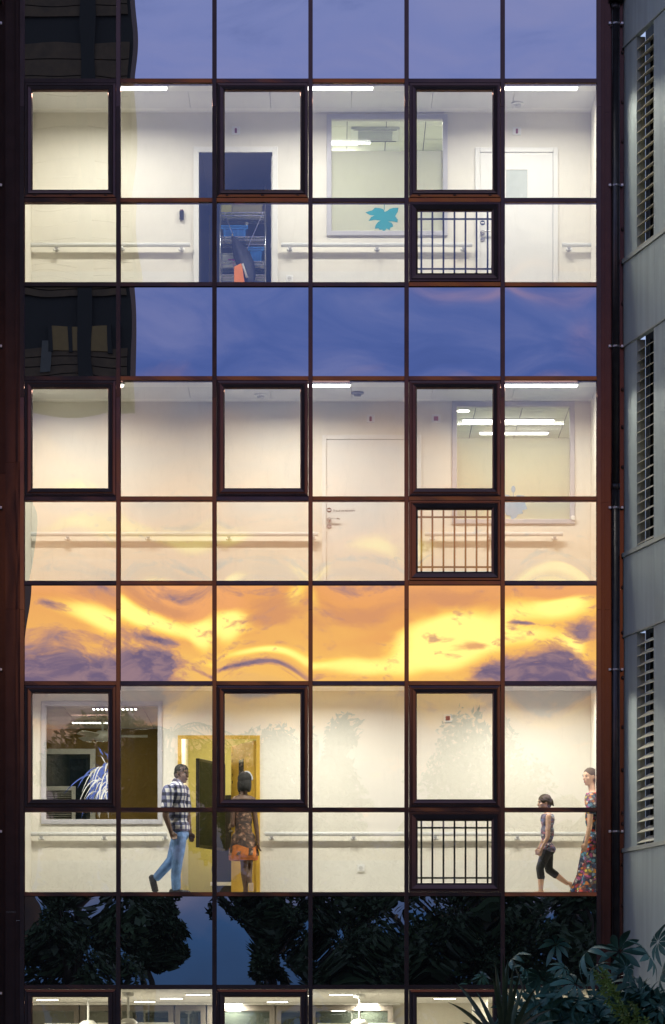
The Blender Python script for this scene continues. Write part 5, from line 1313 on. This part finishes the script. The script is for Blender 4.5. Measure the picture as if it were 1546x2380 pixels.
bd = fused('body', b_, M_SKIN2, w2, .0075, 3); face(w2, bd, L, rot, 1.0, M_HAIRBR, M_LIPF)
h_ = MB(); h_.ball(L(-.020, 0, .046), Vector((.094, .084, .082)), 18, 12, rot); h_.ball(L(-.07, 0, -.02), Vector((.05, .072, .09)), 14, 10, rot); h_.ball(L(-.11, 0, .06), Vector((.045, .05, .045)), 12, 8, rot)
fused('hair', h_, M_HAIRB if False else M_HAIRBR, w2, .008, 2, [(L(.055, 0, 0), rot @ Vector((1, 0, -.55)))])
s_ = MB(); w2core(s_, .014); limb(s_, [shN, shN.lerp(elN, .45)], [.066, .058]); limb(s_, [shF, shF.lerp(elF, .45)], [.066, .058])
vs = []; n = 24; rows = [(.05, .12, .16), (-.15, .15, .18), (-.45, .185, .21), (hip.z and -(hip.z-FZ-.03), .26, .25)]
for k, (dz, rx, ry) in enumerate(rows):
    for q in range(n):
        a = 2*math.pi*q/n; wv = 1+.05*k*math.sin(a*6+k*.4); vs.append((hip.x-.02*k*.5+rx*wv*math.cos(a), hip.y+ry*wv*math.sin(a), hip.z+dz))
fs = [(k*n+q, k*n+(q+1) % n, (k+1)*n+(q+1) % n, (k+1)*n+q) for k in range(3) for q in range(n)] + [tuple(range(n)), tuple(range(4*n-1, 3*n-1, -1))]
s_.add(vs, [fc[::-1] for fc in fs])
fused('dress', s_, M_FLOR, w2, .009, 2, [(sh_c+Vector((0, 0, .02)), Vector((0, 0, 1)))])

# ================================================================= PLANTS IN FRONT
def pleaf(nl, L, wd, droop, seed):       # palmate leaf, hub at the origin, facing +z
    r0 = random.Random(seed); vs = []; fs = []
    for k in range(nl):
        a = 2*math.pi*(k+.1*r0.uniform(-1, 1))/nl*.93; ln = L*r0.uniform(.82, 1.08)*(1 if .12 < k/nl < .9 else .85)
        e = Vector((math.cos(a), math.sin(a), 0)); sd = Vector((-e.y, e.x, 0)); o = len(vs)
        prof = [(.08, .05), (.25, .45), (.45, .88), (.62, 1.0), (.80, .75), (.93, .35), (1.0, .02)]
        for s, w_ in prof:
            z = -droop*ln*s*s + .05*ln*math.sin(s*3)
            c0 = e*ln*s + Vector((0, 0, z)); vs += [c0+sd*wd*w_+Vector((0, 0, wd*w_*.35)), c0, c0-sd*wd*w_+Vector((0, 0, wd*w_*.35))]
        for j in range(len(prof)-1):
            q = o+j*3; fs += [(q, q+1, q+4, q+3), (q+1, q+2, q+5, q+4)]
    me = bpy.data.meshes.new('leaf'); me.from_pydata([tuple(v) for v in vs], [], fs); me.polygons.foreach_set('use_smooth', [True]*len(fs)); return me
M_SCH = pmat('dark glossy leaf', (.040, .135, .115), .48, 0, .3, 3)
M_SCH2 = pmat('bright green leaf', (.10, .19, .04), .5, 0, .3, 3)
M_STEMG = pmat('green brown stem', (.05, .06, .035), .7)
meshes = [pleaf(9, .30, .042, .55, 1), pleaf(8, .27, .040, .75, 2), pleaf(10, .31, .040, .35, 3)]
for me in meshes: me.materials.append(M_SCH)
r0 = random.Random(21)
def shrub(label, leaves, dep, base_u, scale=1.0):
    bp_ = P(base_u, 2450, dep); t = thing('umbrella_shrub', label, 'shrub', (bp_.x, dep, 0), 'shrubs in front of the facade')
    for (u, v, sc, tx, tz) in leaves:
        dd = dep + r0.uniform(-.35, .35); p = P(u, v, dd)
        o = bpy.data.objects.new('leaf', r0.choice(meshes)); COL.objects.link(o); o.parent = t; o.location = p - t.location
        o.rotation_euler = (R(tx), R(r0.uniform(-18, 18)), tz); s = sc*scale*r0.uniform(.92, 1.08); o.scale = (s, s, s); ORG[o] = p
    for q in range(9):
        lv = leaves[int(q*len(leaves)/9)]; p = P(lv[0], lv[1]+6, dep)
        MB().tube([(bp_.x+r0.uniform(-.4, .4), dep, 0), ((bp_.x+p.x)/2+r0.uniform(-.1, .1), dep+.05, p.z*.55), p], [.022, .016, .008], 6).build('stem', M_STEMG, t, smooth=True)
tilt = lambda: r0.uniform(35, 75)
lead = [(1193, 2228, .8), (1292, 2196, .72), (1364, 2214, 1.0), (1440, 2212, 1.0), (1507, 2222, .95), (1262, 2278, .95), (1338, 2288, .9), (1400, 2280, .9), (1480, 2290, .95), (1540, 2262, .9), (1530, 2190, .8),
        (1215, 2250, .5), (1312, 2250, .6), (1455, 2250, .7), (1385, 2250, .8)]
A1 = [(u, v, s, tilt(), r0.uniform(0, 6.28)) for u, v, s in lead]
A1 += [(r0.uniform(1240, 1560), r0.uniform(2310, 2420), r0.uniform(.55, .85), r0.uniform(20, 100), r0.uniform(0, 6.28)) for _ in range(150)]
shrub('dark umbrella leaved shrub at the lower right, in front of the grey wing', A1, -9.0, 1410)
A2 = [(r0.uniform(1150, 1420), r0.uniform(2330, 2450), r0.uniform(.5, .75), r0.uniform(20, 100), r0.uniform(0, 6.28)) for _ in range(55)]
shrub('lower umbrella leaved shrub behind the spiky plant at the bottom right', A2, -7.4, 1280)
# spiky plant
sp_ = thing('spiky_plant', 'spiky sword leaved plant at the bottom, left of the umbrella shrub', 'plant', (P(1180, 0, -10.2).x, -10.2, 0)); ORG[sp_] = sp_.location.copy()
b0 = P(1172, 2452, -10.2); MB().tube([(b0.x, -10.2, 0), (b0.x, -10.2, b0.z)], [.06, .045], 10).build('stem', M_STEMG, sp_, smooth=True)
M_SWORD = pmat('sword leaf', (.035, .065, .035), .4, 0, .3, 4)
r1 = random.Random(8)
tips = [(1038, 2330), (1058, 2278), (1100, 2345), (1150, 2230), (1166, 2215), (1178, 2232), (1192, 2240), (1205, 2262), (1245, 2290), (1290, 2345), (1265, 2330), (1075, 2375), (1110, 2300), (1225, 2285), (1160, 2250), (1185, 2225), (1140, 2262), (1310, 2370)]
for (u, v) in tips:
    dy = r1.uniform(-.5, .5); tip = P(u, v, -10.2) + Vector((0, dy, 0)); st = b0+Vector((r1.uniform(-.03, .03), 0, r1.uniform(-.05, .1)))
    mid = st.lerp(tip, .5)+Vector((0, 0, .06+.10*abs(u-1172)/120)); pts = []
    for j in range(9):
        s = j/8; pts.append(st*(1-s)**2 + mid*2*s*(1-s) + tip*s*s)
    vs = []; fs = []; ax = (tip-st).normalized(); sd = ax.cross(Vector((0, 1, 0))).normalized()
    for j, p in enumerate(pts):
        w_ = .026*math.sin(math.pi*min(1, .25+.75*j/8))+.001; vs += [p+sd*w_, p+Vector((0, .010, 0)), p-sd*w_]
    for j in range(8): q = j*3; fs += [(q, q+1, q+4, q+3), (q+1, q+2, q+5, q+4)]
    MB().add(vs, fs).build('leaf', M_SWORD, sp_, smooth=True)
# feathery light green plant nearest the camera
fp = thing('feathery_plant', 'small feathery light green plant at the bottom right among dark leaves', 'plant', (P(1440, 0, -11).x, -11, 0)); ORG[fp] = fp.location.copy()
for (u0_, v0_, u1_, v1_) in [(1470, 2400, 1425, 2292), (1470, 2400, 1395, 2300), (1480, 2410, 1440, 2340), (1490, 2420, 1470, 2330), (1500, 2420, 1500, 2370), (1440, 2330, 1380, 2262), (1430, 2320, 1400, 2255)]:
    a, b = P(u0_, v0_, -11), P(u1_, v1_, -11); mb = MB(); mb.tube([a, a.lerp(b, .5)+Vector((.02, 0, .02)), b], [.006, .005, .002], 5)
    for j in range(26):
        s = .15+.85*j/25; c0 = a.lerp(b, s)
        for e in range(3):
            d_ = Vector((r1.gauss(0, 1), r1.gauss(0, .8), r1.gauss(.2, .7))).normalized()*r1.uniform(.04, .085); sd = d_.cross(Vector((0, 1, .3))).normalized()*.010
            q0 = c0; mb.add([q0, q0+d_*.5+sd, q0+d_, q0+d_*.5-sd], [(0, 1, 2, 3)])
    mb.build('frond', M_SCH2, fp)
rootst = MB().tube([(fp.location.x+.1, -11, 0), P(1480, 2420, -11)], [.02, .01], 6).build('stem', M_STEMG, fp)
